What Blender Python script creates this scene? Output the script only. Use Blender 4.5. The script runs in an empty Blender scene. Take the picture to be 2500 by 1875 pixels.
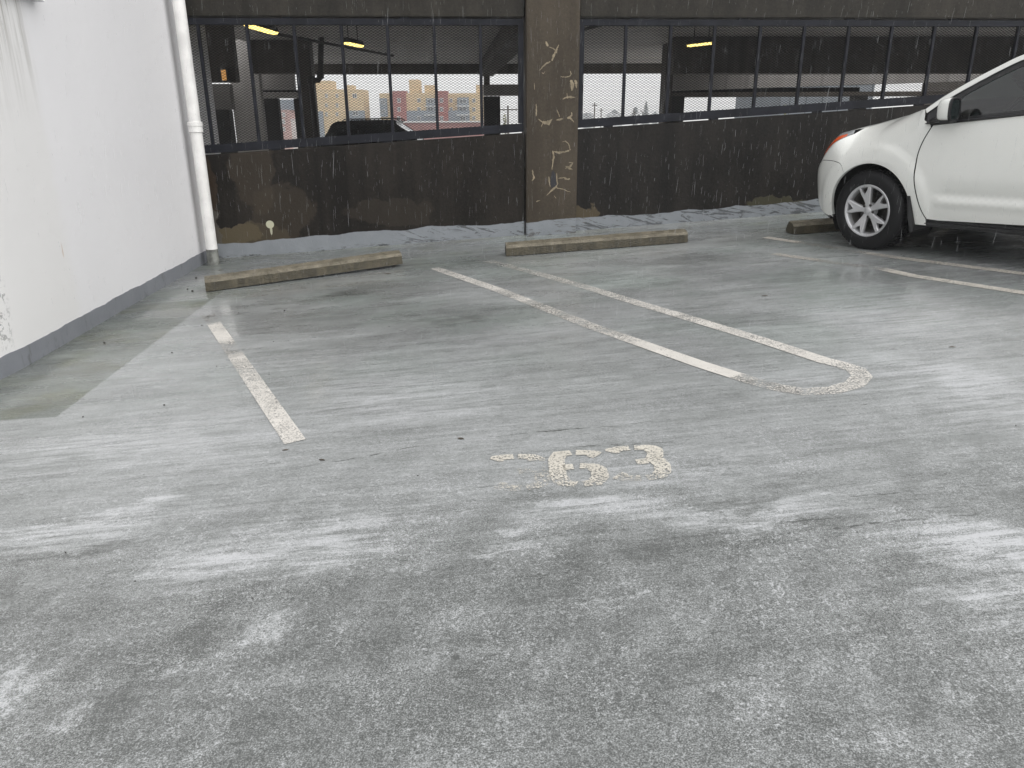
import bpy, bmesh, math, random
import numpy as np
from mathutils import Vector, Matrix
from mathutils.geometry import delaunay_2d_cdt
random.seed(7); R = math.radians
S = bpy.context.scene
COL = S.collection

# ------------------------------------------------------------------ camera
F_PX, PITCH, ROLL, CAM_H = 1866.12, R(18.943), R(-0.433), 1.4083
GX, GY = 0.056, 0.0164                     # slope of the parking deck
ALPHA, WALL_D = R(4.82), 8.861             # direction and distance of the garage facade
TH = R(29.21)                              # direction of the stalls
cf = np.array([0, math.cos(PITCH), -math.sin(PITCH)]); cu = np.array([0, math.sin(PITCH), math.cos(PITCH)]); cr = np.array([1., 0, 0])
CR = cr*math.cos(ROLL) + cu*math.sin(ROLL); CU = -cr*math.sin(ROLL) + cu*math.cos(ROLL)
CAM = np.array([0, 0, CAM_H])
cam = bpy.data.cameras.new('camera'); camo = bpy.data.objects.new('camera', cam); COL.objects.link(camo)
cam.sensor_width = 36; cam.lens = F_PX/2500*36; cam.clip_start = .05; cam.clip_end = 5000
m = Matrix.Identity(4)
for i in range(3):
    m[i][0] = CR[i]; m[i][1] = CU[i]; m[i][2] = -cf[i]; m[i][3] = CAM[i]
camo.matrix_world = m
S.camera = camo
S.render.resolution_x = 1024; S.render.resolution_y = 768

# ------------------------------------------------------------------ light
w = bpy.data.worlds.new('World'); S.world = w; w.use_nodes = True
nt = w.node_tree; nt.nodes.clear()
sky = nt.nodes.new('ShaderNodeTexSky'); sky.sky_type = 'NISHITA'; sky.sun_disc = False
SUN_EL, SUN_ROT = R(50), R(130)
sky.sun_elevation = SUN_EL; sky.sun_rotation = SUN_ROT; sky.air_density = 1.0; sky.dust_density = 1; sky.ozone_density = 1
hs = nt.nodes.new('ShaderNodeHueSaturation'); hs.inputs['Saturation'].default_value = .15
ov = nt.nodes.new('ShaderNodeGamma'); ov.inputs[1].default_value = .30      # evens the clear sky out into a closed cloud cover
bg = nt.nodes.new('ShaderNodeBackground'); bg.inputs['Strength'].default_value = .15
wo = nt.nodes.new('ShaderNodeOutputWorld')
nt.links.new(sky.outputs[0], hs.inputs['Color']); nt.links.new(hs.outputs[0], ov.inputs[0]); nt.links.new(ov.outputs[0], bg.inputs[0]); nt.links.new(bg.outputs[0], wo.inputs[0])
sl = bpy.data.lights.new('sun', 'SUN'); sl.energy = .5; sl.angle = R(80); sl.color = (1, .98, .96)
so = bpy.data.objects.new('sun', sl); COL.objects.link(so)
so.rotation_euler = (math.pi/2 - SUN_EL, 0, math.pi - SUN_ROT)
S.view_settings.view_transform = 'Standard'; S.view_settings.look = 'None'; S.view_settings.gamma = 1
S.view_settings.exposure = 2.2
S.cycles.volume_bounces = 2

# ------------------------------------------------------------------ back-projection helpers (photo pixel -> point on a real surface)
def ray(x, y): return cf + CR*((x-1250)/F_PX) - CU*((y-937.5)/F_PX)
def zg(x, y): return GX*x + GY*y
def G(x, y, dz=0.):
    d = ray(x, y); n = np.array([-GX, -GY, 1.]); t = (dz - CAM_H)/(d@n); return CAM + t*d
def W(x, y, off=0.):                        # facade plane, off = metres toward the camera
    d = ray(x, y); a = math.tan(ALPHA); t = (WALL_D - off/math.cos(ALPHA))/(d[1]-a*d[0]); return CAM + t*d
def AT(x, y, Y): d = ray(x, y); return CAM + d*(Y/d[1])
WA = np.array([math.cos(ALPHA), math.sin(ALPHA), 0]); WN = np.array([math.sin(ALPHA), -math.cos(ALPHA), 0])  # along, out
W0 = np.array([0, WALL_D, 0.])
def wp(s, n, z): return tuple(W0 + WA*s + WN*n + np.array([0, 0, z]))
def ws(x, y, off=0.): return float((W(x, y, off)-W0)@WA)
def wz(s): p = W0+WA*s; return zg(p[0], p[1])

# ------------------------------------------------------------------ nodes DSL
class NT:
    def __init__(s, name):
        s.m = bpy.data.materials.new(name); s.m.use_nodes = True; s.t = s.m.node_tree; s.t.nodes.clear()
        s.out = s.t.nodes.new('ShaderNodeOutputMaterial'); s.p = s.t.nodes.new('ShaderNodeBsdfPrincipled'); s.L(s.p.outputs[0], s.out.inputs[0])
        s._pos = None
    def L(s, a, b): s.t.links.new(a, b)
    def I(s, sock, v):
        if isinstance(v, bpy.types.NodeSocket): s.L(v, sock)
        elif v is not None:
            if isinstance(v, (tuple, list)) and len(v) == 3 and sock.type == 'RGBA': v = (*v, 1)
            sock.default_value = v
    def pos(s):
        if s._pos is None: s._pos = s.t.nodes.new('ShaderNodeNewGeometry').outputs['Position']
        return s._pos
    def mapping(s, loc=(0,0,0), rot=(0,0,0), sc=(1,1,1), v=None, typ='POINT'):
        n = s.t.nodes.new('ShaderNodeMapping'); n.vector_type = typ
        s.I(n.inputs['Vector'], v or s.pos()); n.inputs['Location'].default_value = loc; n.inputs['Rotation'].default_value = rot; n.inputs['Scale'].default_value = sc
        return n.outputs[0]
    def noise(s, scale=5, detail=4, rough=.55, v=None, sc=None, rot=(0,0,0), dist=0, color=False):
        n = s.t.nodes.new('ShaderNodeTexNoise'); n.inputs['Scale'].default_value = scale; n.inputs['Detail'].default_value = detail
        n.inputs['Roughness'].default_value = rough; n.inputs['Distortion'].default_value = dist
        if any(rot): v = s.mapping(rot=rot, v=v)
        if sc: v = s.mapping(sc=sc, v=v)
        s.I(n.inputs['Vector'], v or s.pos()); return n.outputs['Color' if color else 'Fac']
    def voro(s, scale=5, v=None, feat='F1', rnd=1):
        n = s.t.nodes.new('ShaderNodeTexVoronoi'); n.feature = feat; n.inputs['Scale'].default_value = scale; n.inputs['Randomness'].default_value = rnd
        s.I(n.inputs['Vector'], v or s.pos()); return n.outputs['Distance']
    def math(s, op, a, b=0., c=None, clamp=False):
        n = s.t.nodes.new('ShaderNodeMath'); n.operation = op; n.use_clamp = clamp
        s.I(n.inputs[0], a); s.I(n.inputs[1], b)
        if c is not None: s.I(n.inputs[2], c)
        return n.outputs[0]
    def vmath(s, op, a, b=(0,0,0), out=0):
        n = s.t.nodes.new('ShaderNodeVectorMath'); n.operation = op; s.I(n.inputs[0], a)
        if op == 'SCALE': n.inputs['Scale'].default_value = b
        else: s.I(n.inputs[1], b)
        return n.outputs[out]
    def rng(s, v, a, b, c=0., d=1., smooth=True):
        n = s.t.nodes.new('ShaderNodeMapRange'); n.interpolation_type = 'SMOOTHSTEP' if smooth else 'LINEAR'
        s.I(n.inputs['Value'], v)
        for k, x in zip(('From Min','From Max','To Min','To Max'), (a, b, c, d)): s.I(n.inputs[k], x)
        return n.outputs[0]
    def mix(s, f, a, b, mode='MIX'):
        n = s.t.nodes.new('ShaderNodeMix'); n.data_type = 'RGBA'; n.blend_type = mode
        s.I(n.inputs[0], f); s.I(n.inputs[6], a); s.I(n.inputs[7], b); return n.outputs[2]
    def ramp(s, f, stops):
        n = s.t.nodes.new('ShaderNodeValToRGB'); e = n.color_ramp.elements
        while len(e) < len(stops): e.new(.5)
        for q, (p, c) in zip(e, stops): q.position = p; q.color = (*c, 1) if len(c) == 3 else c
        s.I(n.inputs[0], f); return n.outputs[0]
    def sep(s, v=None):
        n = s.t.nodes.new('ShaderNodeSeparateXYZ'); s.I(n.inputs[0], v or s.pos()); return n.outputs
    def comb(s, x, y, z):
        n = s.t.nodes.new('ShaderNodeCombineXYZ'); s.I(n.inputs[0], x); s.I(n.inputs[1], y); s.I(n.inputs[2], z); return n.outputs[0]
    def bump(s, h, strength=.3, dist=.01, normal=None):
        n = s.t.nodes.new('ShaderNodeBump'); n.inputs['Strength'].default_value = strength; n.inputs['Distance'].default_value = dist
        s.I(n.inputs['Height'], h)
        if normal: s.L(normal, n.inputs['Normal'])
        return n.outputs[0]
    def ell(s, c, r, rot=0., v=None, edge=(1.15, .55)):      # soft ellipse mask around c with radii r
        q = s.mapping(loc=c, rot=(0, 0, rot), sc=r, v=v, typ='TEXTURE')
        return s.rng(s.vmath('LENGTH', q, out=1), edge[1], edge[0], 1, 0)
    def set(s, color=None, rough=None, metal=None, normal=None, spec=None, alpha=None, coat=None):
        p = s.p.inputs
        s.I(p['Base Color'], color); s.I(p['Roughness'], rough); s.I(p['Metallic'], metal); s.I(p['Specular IOR Level'], spec); s.I(p['Alpha'], alpha)
        if coat is not None: s.I(p['Coat Weight'], coat); p['Coat Roughness'].default_value = .08
        if normal: s.L(normal, p['Normal'])
        return s.m
_plain = {}
def plain(name, c, rough=.5, metal=0., noise=.12, scale=8, bump=0., coat=None, spec=.5):
    if name in _plain: return _plain[name]
    n = NT(name); f = n.noise(scale, 5)
    lo = tuple(x*(1-noise) for x in c); hi = tuple(min(1, x*(1+noise)) for x in c)
    nb = n.bump(n.noise(scale*12, 4), bump, .004) if bump else None
    _plain[name] = n.set(n.mix(n.rng(f, .3, .7), lo, hi), n.math('ADD', rough-.06, n.math('MULTIPLY', n.noise(scale*2.3, 3), .12)), metal, nb, spec, coat=coat); return _plain[name]
def emit(name, c, strength):
    n = NT(name); e = n.t.nodes.new('ShaderNodeEmission'); n.I(e.inputs[0], n.mix(n.noise(6, 2), tuple(x*.85 for x in c), c)); e.inputs[1].default_value = strength
    n.L(e.outputs[0], n.out.inputs[0]); return n.m

# ------------------------------------------------------------------ object helpers
def tag(o, label=None, cat=None, group=None, kind=None):
    if label: o['label'] = label
    if cat: o['category'] = cat
    if group: o['group'] = group
    if kind: o['kind'] = kind
    return o
def empty(name, loc, label, cat, group=None, mat=None):
    o = bpy.data.objects.new(name, None); COL.objects.link(o); o.empty_display_size = .2
    if mat is not None: o.matrix_world = mat
    else: o.location = tuple(loc)
    tag(o, label, cat, group); return o
def wmat(o):
    return (wmat(o.parent) if o.parent else Matrix.Identity(4)) @ o.matrix_basis
def link(name, me, mat, parent=None, world=True):
    o = bpy.data.objects.new(name, me); COL.objects.link(o)
    for mm in (mat if isinstance(mat, list) else [mat]): me.materials.append(mm)
    if parent:
        o.parent = parent
        if world: me.transform(wmat(parent).inverted())
    return o
def recenter(o):                            # put a one-mesh thing's origin at its base
    c = np.array([v.co for v in o.data.vertices]); p = Vector((c[:,0].mean(), c[:,1].mean(), c[:,2].min()))
    o.data.transform(Matrix.Translation(-p)); o.location = p; return o
class B:                                    # mesh collector (vertices in world space unless the parent is local)
    def __init__(s): s.v = []; s.f = []; s.uv = None
    def add(s, vs, fs):
        b = len(s.v); s.v += [tuple(map(float, q)) for q in vs]; s.f += [tuple(i+b for i in f) for f in fs]; return s
    def hexa(s, p):                         # 8 points: bottom 0-3, top 4-7
        return s.add(p, [(3,2,1,0),(4,5,6,7),(0,1,5,4),(1,2,6,5),(2,3,7,6),(3,0,4,7)])
    def box(s, x0, x1, y0, y1, z0, z1):
        return s.hexa([(x0,y0,z0),(x1,y0,z0),(x1,y1,z0),(x0,y1,z0),(x0,y0,z1),(x1,y0,z1),(x1,y1,z1),(x0,y1,z1)])
    def wbox(s, s0, s1, n0, n1, za, zb, za1=None, zb1=None):   # box in facade coordinates, ends may differ in height
        za1 = za if za1 is None else za1; zb1 = zb if zb1 is None else zb1
        return s.hexa([wp(s0,n1,za),wp(s1,n1,za1),wp(s1,n0,za1),wp(s0,n0,za),wp(s0,n1,zb),wp(s1,n1,zb1),wp(s1,n0,zb1),wp(s0,n0,zb)])
    def tube(s, pts, r, seg=12, cap=True):
        pts = [Vector(p) for p in pts]; rr = r if isinstance(r, (list, tuple)) else [r]*len(pts); base = len(s.v)
        up = Vector((0,0,1))
        for i, p in enumerate(pts):
            d = (pts[min(i+1, len(pts)-1)] - pts[max(i-1, 0)]).normalized()
            a = d.orthogonal() if i == 0 else (a - d*a.dot(d)); a.normalize(); b = d.cross(a)
            for k in range(seg):
                t = 2*math.pi*k/seg; q = p + (a*math.cos(t)+b*math.sin(t))*rr[i]; s.v.append(tuple(q))
        for i in range(len(pts)-1):
            for k in range(seg):
                k2 = (k+1) % seg; s.f.append((base+i*seg+k, base+i*seg+k2, base+(i+1)*seg+k2, base+(i+1)*seg+k))
        if cap:
            s.f.append(tuple(base+k for k in reversed(range(seg)))); s.f.append(tuple(base+(len(pts)-1)*seg+k for k in range(seg)))
        return s
    def lathe(s, prof, seg=48, axis='Y', mtx=None):            # prof: (r, h)
        base = len(s.v)
        for r, h in prof:
            for k in range(seg):
                t = 2*math.pi*k/seg; q = Vector((r*math.cos(t), h, r*math.sin(t)))
                s.v.append(tuple(mtx @ q if mtx else q))
        for i in range(len(prof)-1):
            for k in range(seg):
                k2 = (k+1) % seg; s.f.append((base+i*seg+k, base+i*seg+k2, base+(i+1)*seg+k2, base+(i+1)*seg+k))
        return s
    def mesh(s, name, smooth=False, bevel=0.):
        me = bpy.data.meshes.new(name); me.from_pydata(s.v, [], s.f); me.update()
        bm = bmesh.new(); bm.from_mesh(me)
        if bevel:
            es = [e for e in bm.edges if len(e.link_faces) == 2 and e.calc_face_angle(0) > .6]
            bmesh.ops.bevel(bm, geom=es, offset=bevel, segments=2, affect='EDGES', clamp_overlap=True)
        bmesh.ops.recalc_face_normals(bm, faces=bm.faces); bm.to_mesh(me); bm.free()
        if smooth: me.polygons.foreach_set('use_smooth', [True]*len(me.polygons)); me.set_sharp_from_angle(angle=R(40))
        return me
    def obj(s, name, mat, parent=None, smooth=False, bevel=0., world=True):
        return link(name, s.mesh(name, smooth, bevel), mat, parent, world)
def structure(o): o['kind'] = 'structure'; return o

# ------------------------------------------------------------------ concrete materials
def mat_floor():
    n = NT('wet worn floor coating'); P = n.pos(); X, Y, Z = n.sep()
    wob = n.vmath('SCALE', n.vmath('SUBTRACT', n.noise(1.6, 6, .68, color=True), (.5,.5,.5)), .75)
    wob2 = n.vmath('SCALE', n.vmath('SUBTRACT', n.noise(1.0, 5, .7, sc=(1.3, 7, 1), rot=(0,0,R(-6)), color=True), (.5,.5,.5)), .55)
    Q = n.vmath('ADD', n.vmath('ADD', P, wob), wob2)
    Q3 = n.vmath('ADD', P, n.vmath('SCALE', n.vmath('SUBTRACT', n.noise(1.0, 6, .75, sc=(9, 4, 1), rot=(0,0,R(20)), color=True), (.5,.5,.5)), .42))
    near = n.rng(n.math('ADD', Y, n.math('MULTIPLY', n.noise(1.3, 4), .8)), 2.15, 3.5)     # 0 in the rough worn strip, 1 beyond
    v = n.math('ADD', .31, n.math('MULTIPLY', near, .24))
    strk = n.noise(1.0, 9, .68, sc=(.8, 9, 1), rot=(0,0,R(-5.5)), dist=.35)                       # trowel streaks along the wall
    strk2 = n.noise(1.0, 7, .72, sc=(3.2, 30, 1), rot=(0,0,R(-5)), dist=.25)
    strkd = n.noise(1.0, 6, .66, sc=(7, 2.4, 1), rot=(0,0,R(25)), dist=.5)
    big = n.noise(.55, 5, .6)
    v = n.math('ADD', v, n.math('MULTIPLY', n.math('SUBTRACT', big, .5), .34))
    v = n.math('ADD', v, n.math('MULTIPLY', n.math('SUBTRACT', strk, .5), n.math('ADD', .42, n.math('MULTIPLY', near, .06))))
    v = n.math('ADD', v, n.math('MULTIPLY', n.math('SUBTRACT', strk2, .5), n.math('ADD', .20, n.math('MULTIPLY', near, .32))))
    v = n.math('ADD', v, n.math('MULTIPLY', n.math('SUBTRACT', strkd, .5), n.math('SUBTRACT', .45, n.math('MULTIPLY', near, .35))))
    tex_far = n.rng(strk2, .40, .58, .45, 1.45); tex_near = n.rng(n.noise(26, 5, .72), .38, .60, .45, 1.45)
    k = 2500/2212
    blobs = [(620,1170,270,55,.34,8),(140,1140,200,40,.26,4),(1110,1192,75,12,.25,4),(1290,1105,190,40,.22,4),(575,1365,60,34,.20,28),(375,1452,40,20,.28,24),
             (10,1490,90,55,.42,20),(140,1560,60,25,.3,24),(1600,1105,300,24,.24,3),(2060,1150,190,70,.36,6),(2200,1180,120,80,.22,0),(1330,1290,50,14,.2,0),(880,1310,30,18,.18,0),
             (2160,1290,110,55,.34,0),(2060,1540,60,26,.2,10),(1960,690,220,45,.16,0),(2100,830,190,80,.20,0),(300,960,330,60,.14,0),(850,850,260,60,.12,0),
             (1500,1000,200,16,.12,0),(250,1100,160,16,.16,0),(1750,800,200,40,.10,0),
             (170,1195,230,14,-.20,6),(900,690,260,40,-.12,0),(1560,1065,260,20,-.16,3),(1180,1075,170,24,-.18,3),(1750,1140,260,20,-.15,3),
             (1520,560,130,10,-.20,0),(740,636,50,7,-.28,0),(980,690,60,7,-.16,0),(400,1380,300,60,-.10,20),(1230,1260,200,60,-.12,0),(1450,1190,260,25,-.14,3),
             (1250,1500,500,120,-.06,0),(300,860,90,16,-.06,0),(1900,600,200,15,-.12,0),(1050,560,200,12,-.10,0),(985,1420,11,8,-.5,0)]
    for bx, by, rx, ry, wt, rot in blobs:
        c = G(bx*k, by*k); ax = np.linalg.norm(G((bx+rx)*k, by*k)-c); ay = np.linalg.norm(G(bx*k, (by-ry)*k)-c)
        q = P if rx < 12 else (Q3 if by > 1300 else Q)
        if by > 1300 and rot > 9: rot = 66
        e_ = n.ell((c[0], c[1], c[2]), (ax, ay, 9), R(rot+ (4 if rot < 10 else 0)), v=q, edge=(1.35, .15))
        if rx >= 12: e_ = n.math('MULTIPLY', e_, tex_far if by < 1300 else tex_near)
        v = n.math('ADD', v, n.math('MULTIPLY', e_, wt*.92))
    # gutter strip by the white building: crisp seam in the coating
    A = G(500, 745); Bp = G(140, 1018); dx, dy = A[0]-Bp[0], A[1]-Bp[1]; ln = math.hypot(dx, dy)
    dist = n.math('ADD', n.math('MULTIPLY', n.math('SUBTRACT', X, float(Bp[0])), dy/ln), n.math('MULTIPLY', n.math('SUBTRACT', Y, float(Bp[1])), -dx/ln))
    dist = n.math('ADD', dist, n.math('MULTIPLY', n.math('SUBTRACT', n.noise(9, 4), .5), .03))
    gut = n.math('MULTIPLY', n.rng(dist, .0, -.016), n.rng(Y, float(Bp[1])-.01, float(Bp[1])+.012))
    gut = n.math('MULTIPLY', gut, n.rng(Y, 7.3, 6.4))
    v = n.math('ADD', v, n.math('MULTIPLY', gut, n.math('SUBTRACT', n.math('MULTIPLY', n.noise(2.2, 6, .65), .26), .37)))
    # darker margin below the facade: its dark reflection painted into the floor tone
    wd = n.math('SUBTRACT', n.math('SUBTRACT', n.math('MULTIPLY', Y, math.cos(ALPHA)), n.math('MULTIPLY', X, math.sin(ALPHA))), WALL_D*math.cos(ALPHA))
    marg = n.rng(n.math('ADD', wd, n.math('MULTIPLY', n.noise(2.5, 5), .6)), -1.6, .1)
    v = n.math('SUBTRACT', v, n.math('MULTIPLY', marg, .14))
    lft = n.math('MULTIPLY', n.rng(n.math('ADD', wd, n.math('MULTIPLY', n.noise(1.2, 5), 1.4)), -3.6, -.9), n.rng(X, .4, -1.0)); v = n.math('SUBTRACT', v, n.math('MULTIPLY', lft, .15))
    # fine grain, flecks of worn coating, pits
    grain = n.noise(80, 5, .8); v = n.math('ADD', v, n.math('MULTIPLY', n.math('SUBTRACT', grain, .5), n.math('SUBTRACT', 1.1, n.math('MULTIPLY', near, .3))))
    fl = n.noise(58, 3, .6, dist=1.6); flz = n.rng(n.noise(3.5, 5, .65), .36, .60)
    mot = n.noise(7, 6, .72, dist=.6); v = n.math('ADD', v, n.math('MULTIPLY', n.math('SUBTRACT', mot, .5), n.math('SUBTRACT', .55, n.math('MULTIPLY', near, .25))))
    fw = n.rng(Y, 4.2, 2.2)
    fleck = n.math('MULTIPLY', n.math('MULTIPLY', n.rng(fl, .56, .63), flz), fw)
    v = n.math('ADD', v, n.math('MULTIPLY', fleck, .34))
    g2 = n.noise(240, 3, .6); v = n.math('ADD', v, n.math('MULTIPLY', n.math('SUBTRACT', g2, .5), n.math('SUBTRACT', 1.9, n.math('MULTIPLY', near, 1.0))))
    pit = n.math('MULTIPLY', n.rng(n.noise(1, 6, .65, sc=(6, 75, 1), rot=(0,0,R(-5)), dist=.3), .62, .69), n.rng(n.noise(2.2, 3), .45, .6))
    v = n.math('SUBTRACT', v, n.math('MULTIPLY', pit, .46))
    Qc = n.vmath('ADD', P, n.vmath('SCALE', n.vmath('SUBTRACT', n.noise(5, 5, .7, color=True), (.5,.5,.5)), .07))
    brk = n.rng(n.noise(1, 4, .6, sc=(14, 14, 1)), .42, .56)
    for ax_, ay_, bx_, by_, wd, wt in ((600,905,880,880,.0035,-.45),(880,880,1180,850,.003,-.35),(400,930,580,910,.003,-.25),(760,992,980,968,.003,-.35),(980,968,1560,930,.003,.22),(700,1148,1090,1076,.004,-.42),(1090,1076,1700,1020,.004,-.34),
                                        (1280,1098,1700,1075,.004,-.3),(1900,1300,2500,1245,.005,-.4),(1700,1290,2100,1258,.004,-.3),(2020,1215,2500,1180,.004,-.3),(1400,760,1900,735,.004,-.2),(1750,690,2300,672,.004,-.2)):
        a_ = G(ax_, ay_); b_ = G(bx_, by_); c_ = (a_+b_)/2
        v = n.math('ADD', v, n.math('MULTIPLY', n.math('MULTIPLY', n.ell(tuple(c_), (float(np.linalg.norm(b_-a_)/2), wd*1.6, 9), math.atan2(b_[1]-a_[1], b_[0]-a_[0]), v=Qc, edge=(1.1, .4)), brk), wt))
    v = n.math('ADD', .50, n.math('MULTIPLY', n.math('SUBTRACT', v, .5), 1.18))
    colr = n.ramp(v, [(.0,(.085,.089,.086)),(.25,(.16,.166,.162)),(.45,(.235,.245,.242)),(.62,(.315,.325,.325)),(.82,(.415,.425,.432)),(1.,(.50,.508,.52))])
    green = n.math('MULTIPLY', n.rng(n.noise(.9, 4), .42, .66), n.rng(Y, 3.2, 5.5))
    colr = n.mix(n.math('MULTIPLY', green, .55), colr, n.mix(1, colr, (.90, 1.0, .93), 'MULTIPLY'))
    ol = n.math('MULTIPLY', n.rng(n.noise(2.3, 5, .6), .45, .7), n.math('MAXIMUM', gut, n.math('MULTIPLY', marg, .5)))
    colr = n.mix(n.math('MULTIPLY', ol, .85), colr, n.mix(1, colr, (.84, .82, .62), 'MULTIPLY'))
    colr = n.mix(n.math('MULTIPLY', gut, .8), colr, n.mix(1, colr, (.92, .97, .90), 'MULTIPLY'))
    h = n.math('ADD', n.math('MULTIPLY', grain, .5), n.math('ADD', n.math('MULTIPLY', strk2, .9), n.math('MULTIPLY', g2, .3)))
    bmp = n.bump(h, .42, .006)
    rough = n.rng(n.noise(1.4, 6, .6, sc=(1, 2.5, 1)), .35, .65, .17, .42)
    pud = G(2130, 690); rough = n.math('MULTIPLY', rough, n.math('SUBTRACT', 1, n.math('MULTIPLY', n.ell(tuple(pud), (1.0, .9, 9), v=Q, edge=(1.3, .3)), .75)))
    wet = n.math('MULTIPLY', n.rng(n.noise(.8, 5, .6, sc=(1, 1.8, 1)), .38, .60), n.rng(Y, 3.0, 5.2, .12, .75))
    n.p.inputs['Coat Roughness'].default_value = .10; n.p.inputs['Coat IOR'].default_value = 1.4; n.L(wet, n.p.inputs['Coat Weight'])
    n.L(n.bump(n.noise(14, 3, .6), .10, .01), n.p.inputs['Coat Normal'])
    return n.set(colr, rough, 0, bmp, .5)
M_FLOOR = mat_floor()

def mat_facade(name, base, hi, seed, band_h=.19, messy=.5, stains=()):
    n = NT(name); P = n.pos(); X, Y, Z = n.sep()
    hz = n.math('SUBTRACT', n.math('SUBTRACT', Z, n.math('MULTIPLY', X, GX)), n.math('MULTIPLY', Y, GY))   # height above the deck
    a = n.mapping(loc=(seed, seed*1.7, 0))
    run = n.noise(1, 6, .65, v=a, sc=(4.5, 4.5, .35))
    blot = n.noise(1.7, 6, .62, v=a); fine = n.noise(38, 4, .7, v=a)
    f = n.math('ADD', n.math('MULTIPLY', run, .5), n.math('ADD', n.math('MULTIPLY', blot, .45), n.math('MULTIPLY', n.math('SUBTRACT', fine, .5), .35)))
    col = n.mix(n.rng(f, .32, .68), base, hi)
    seams = n.rng(n.noise(1, 3, .5, v=a, sc=(2.3, 2.3, .02)), .60, .67)
    col = n.mix(n.math('MULTIPLY', seams, .5), col, tuple(c*.5 for c in base))
    speck = n.math('MULTIPLY', n.rng(n.voro(30, v=a), .10, .05), n.rng(n.noise(5, 3, v=a), .52, .66))
    col = n.mix(n.math('MULTIPLY', speck, .4), col, (.25, .24, .21))
    for c, r, tint, st in stains:
        q = n.vmath('ADD', P, n.vmath('SCALE', n.vmath('SUBTRACT', n.noise(4.5, 5, .6, color=True), (.5,.5,.5)), .34))
        mk = n.ell(c, r, v=q, edge=(1.05, .90)) if st > 0 else n.ell(c, r, edge=(1.0, .85))
        col = n.mix(n.math('MULTIPLY', mk, abs(st)), col, tint)
    rough = n.rng(blot, .3, .7, .42, .62)
    if band_h:
        wv = n.math('MULTIPLY', n.math('SUBTRACT', n.noise(2.2, 4, .5, sc=(1, 1, .2)), .5), .11)
        edge = n.rng(n.math('SUBTRACT', hz, n.math('ADD', band_h, wv)), .004, -.004)
        brush = n.noise(1, 6, .7, v=n.mapping(rot=(0, R(-12), 0)), sc=(3.4, 3.4, 17), dist=1.2)
        side = n.rng(X, -1.6, -.9)                     # rough brushwork on the right, plain on the left
        miss = n.math('MULTIPLY', n.rng(brush, .50+.10*(1-messy), .56+.10*(1-messy)), side)
        low = n.math('MULTIPLY', n.rng(n.noise(1, 6, .7, sc=(9, 9, 26)), .52, .62), n.rng(hz, .075, .02))
        paint = n.math('MULTIPLY', edge, n.math('SUBTRACT', 1, n.math('MAXIMUM', n.math('MULTIPLY', miss, .62), n.math('MULTIPLY', low, .8))))
        col = n.mix(paint, col, n.mix(n.noise(6, 4), (.19, .205, .22), (.28, .30, .32)))
    return n.set(col, rough, 0, n.bump(n.math('ADD', fine, n.math('MULTIPLY', blot, .6)), .35, .006), .16)

def wc(x, y): p = W(x, y); return (float(p[0]), float(p[1]), float(p[2]))
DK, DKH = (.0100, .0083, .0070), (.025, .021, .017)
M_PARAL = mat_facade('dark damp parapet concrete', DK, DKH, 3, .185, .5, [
    (wc(560, 573), (.40, 1, .10), (.10, .082, .05), .85), (wc(640, 578), (.30, 1, .14), (.085, .068, .042), .6), (wc(690, 520), (.34, 1, .30), (.055, .044, .031), .45),
    (wc(618, 420), (.25, 1, .45), (.052, .041, .029), .5), (wc(497, 500), (.16, 1, .6), (.06, .038, .022), .45), (wc(520, 560), (.10, 1, .28), (.10,.095,.085), .6), (wc(950, 520), (.5, 1, .16), (.044, .036, .027), .4),
    (wc(659, 548), (.047, 1, .046), (.50, .49, .36), -.95), (wc(662, 561), (.014, 1, .06), (.46, .45, .33), -.85)])
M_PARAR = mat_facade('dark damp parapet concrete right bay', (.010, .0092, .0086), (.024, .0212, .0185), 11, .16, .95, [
    (wc(1425, 520), (.16, 1, .09), (.10, .08, .05), .8), (wc(1900, 492), (.4, 1, .05), (.08, .075, .045), .6)])
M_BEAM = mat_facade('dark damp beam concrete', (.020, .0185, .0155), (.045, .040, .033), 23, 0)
M_COL = mat_facade('brown damp column concrete', (.048, .039, .029), (.080, .066, .049), 31, .17, .45)

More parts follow.
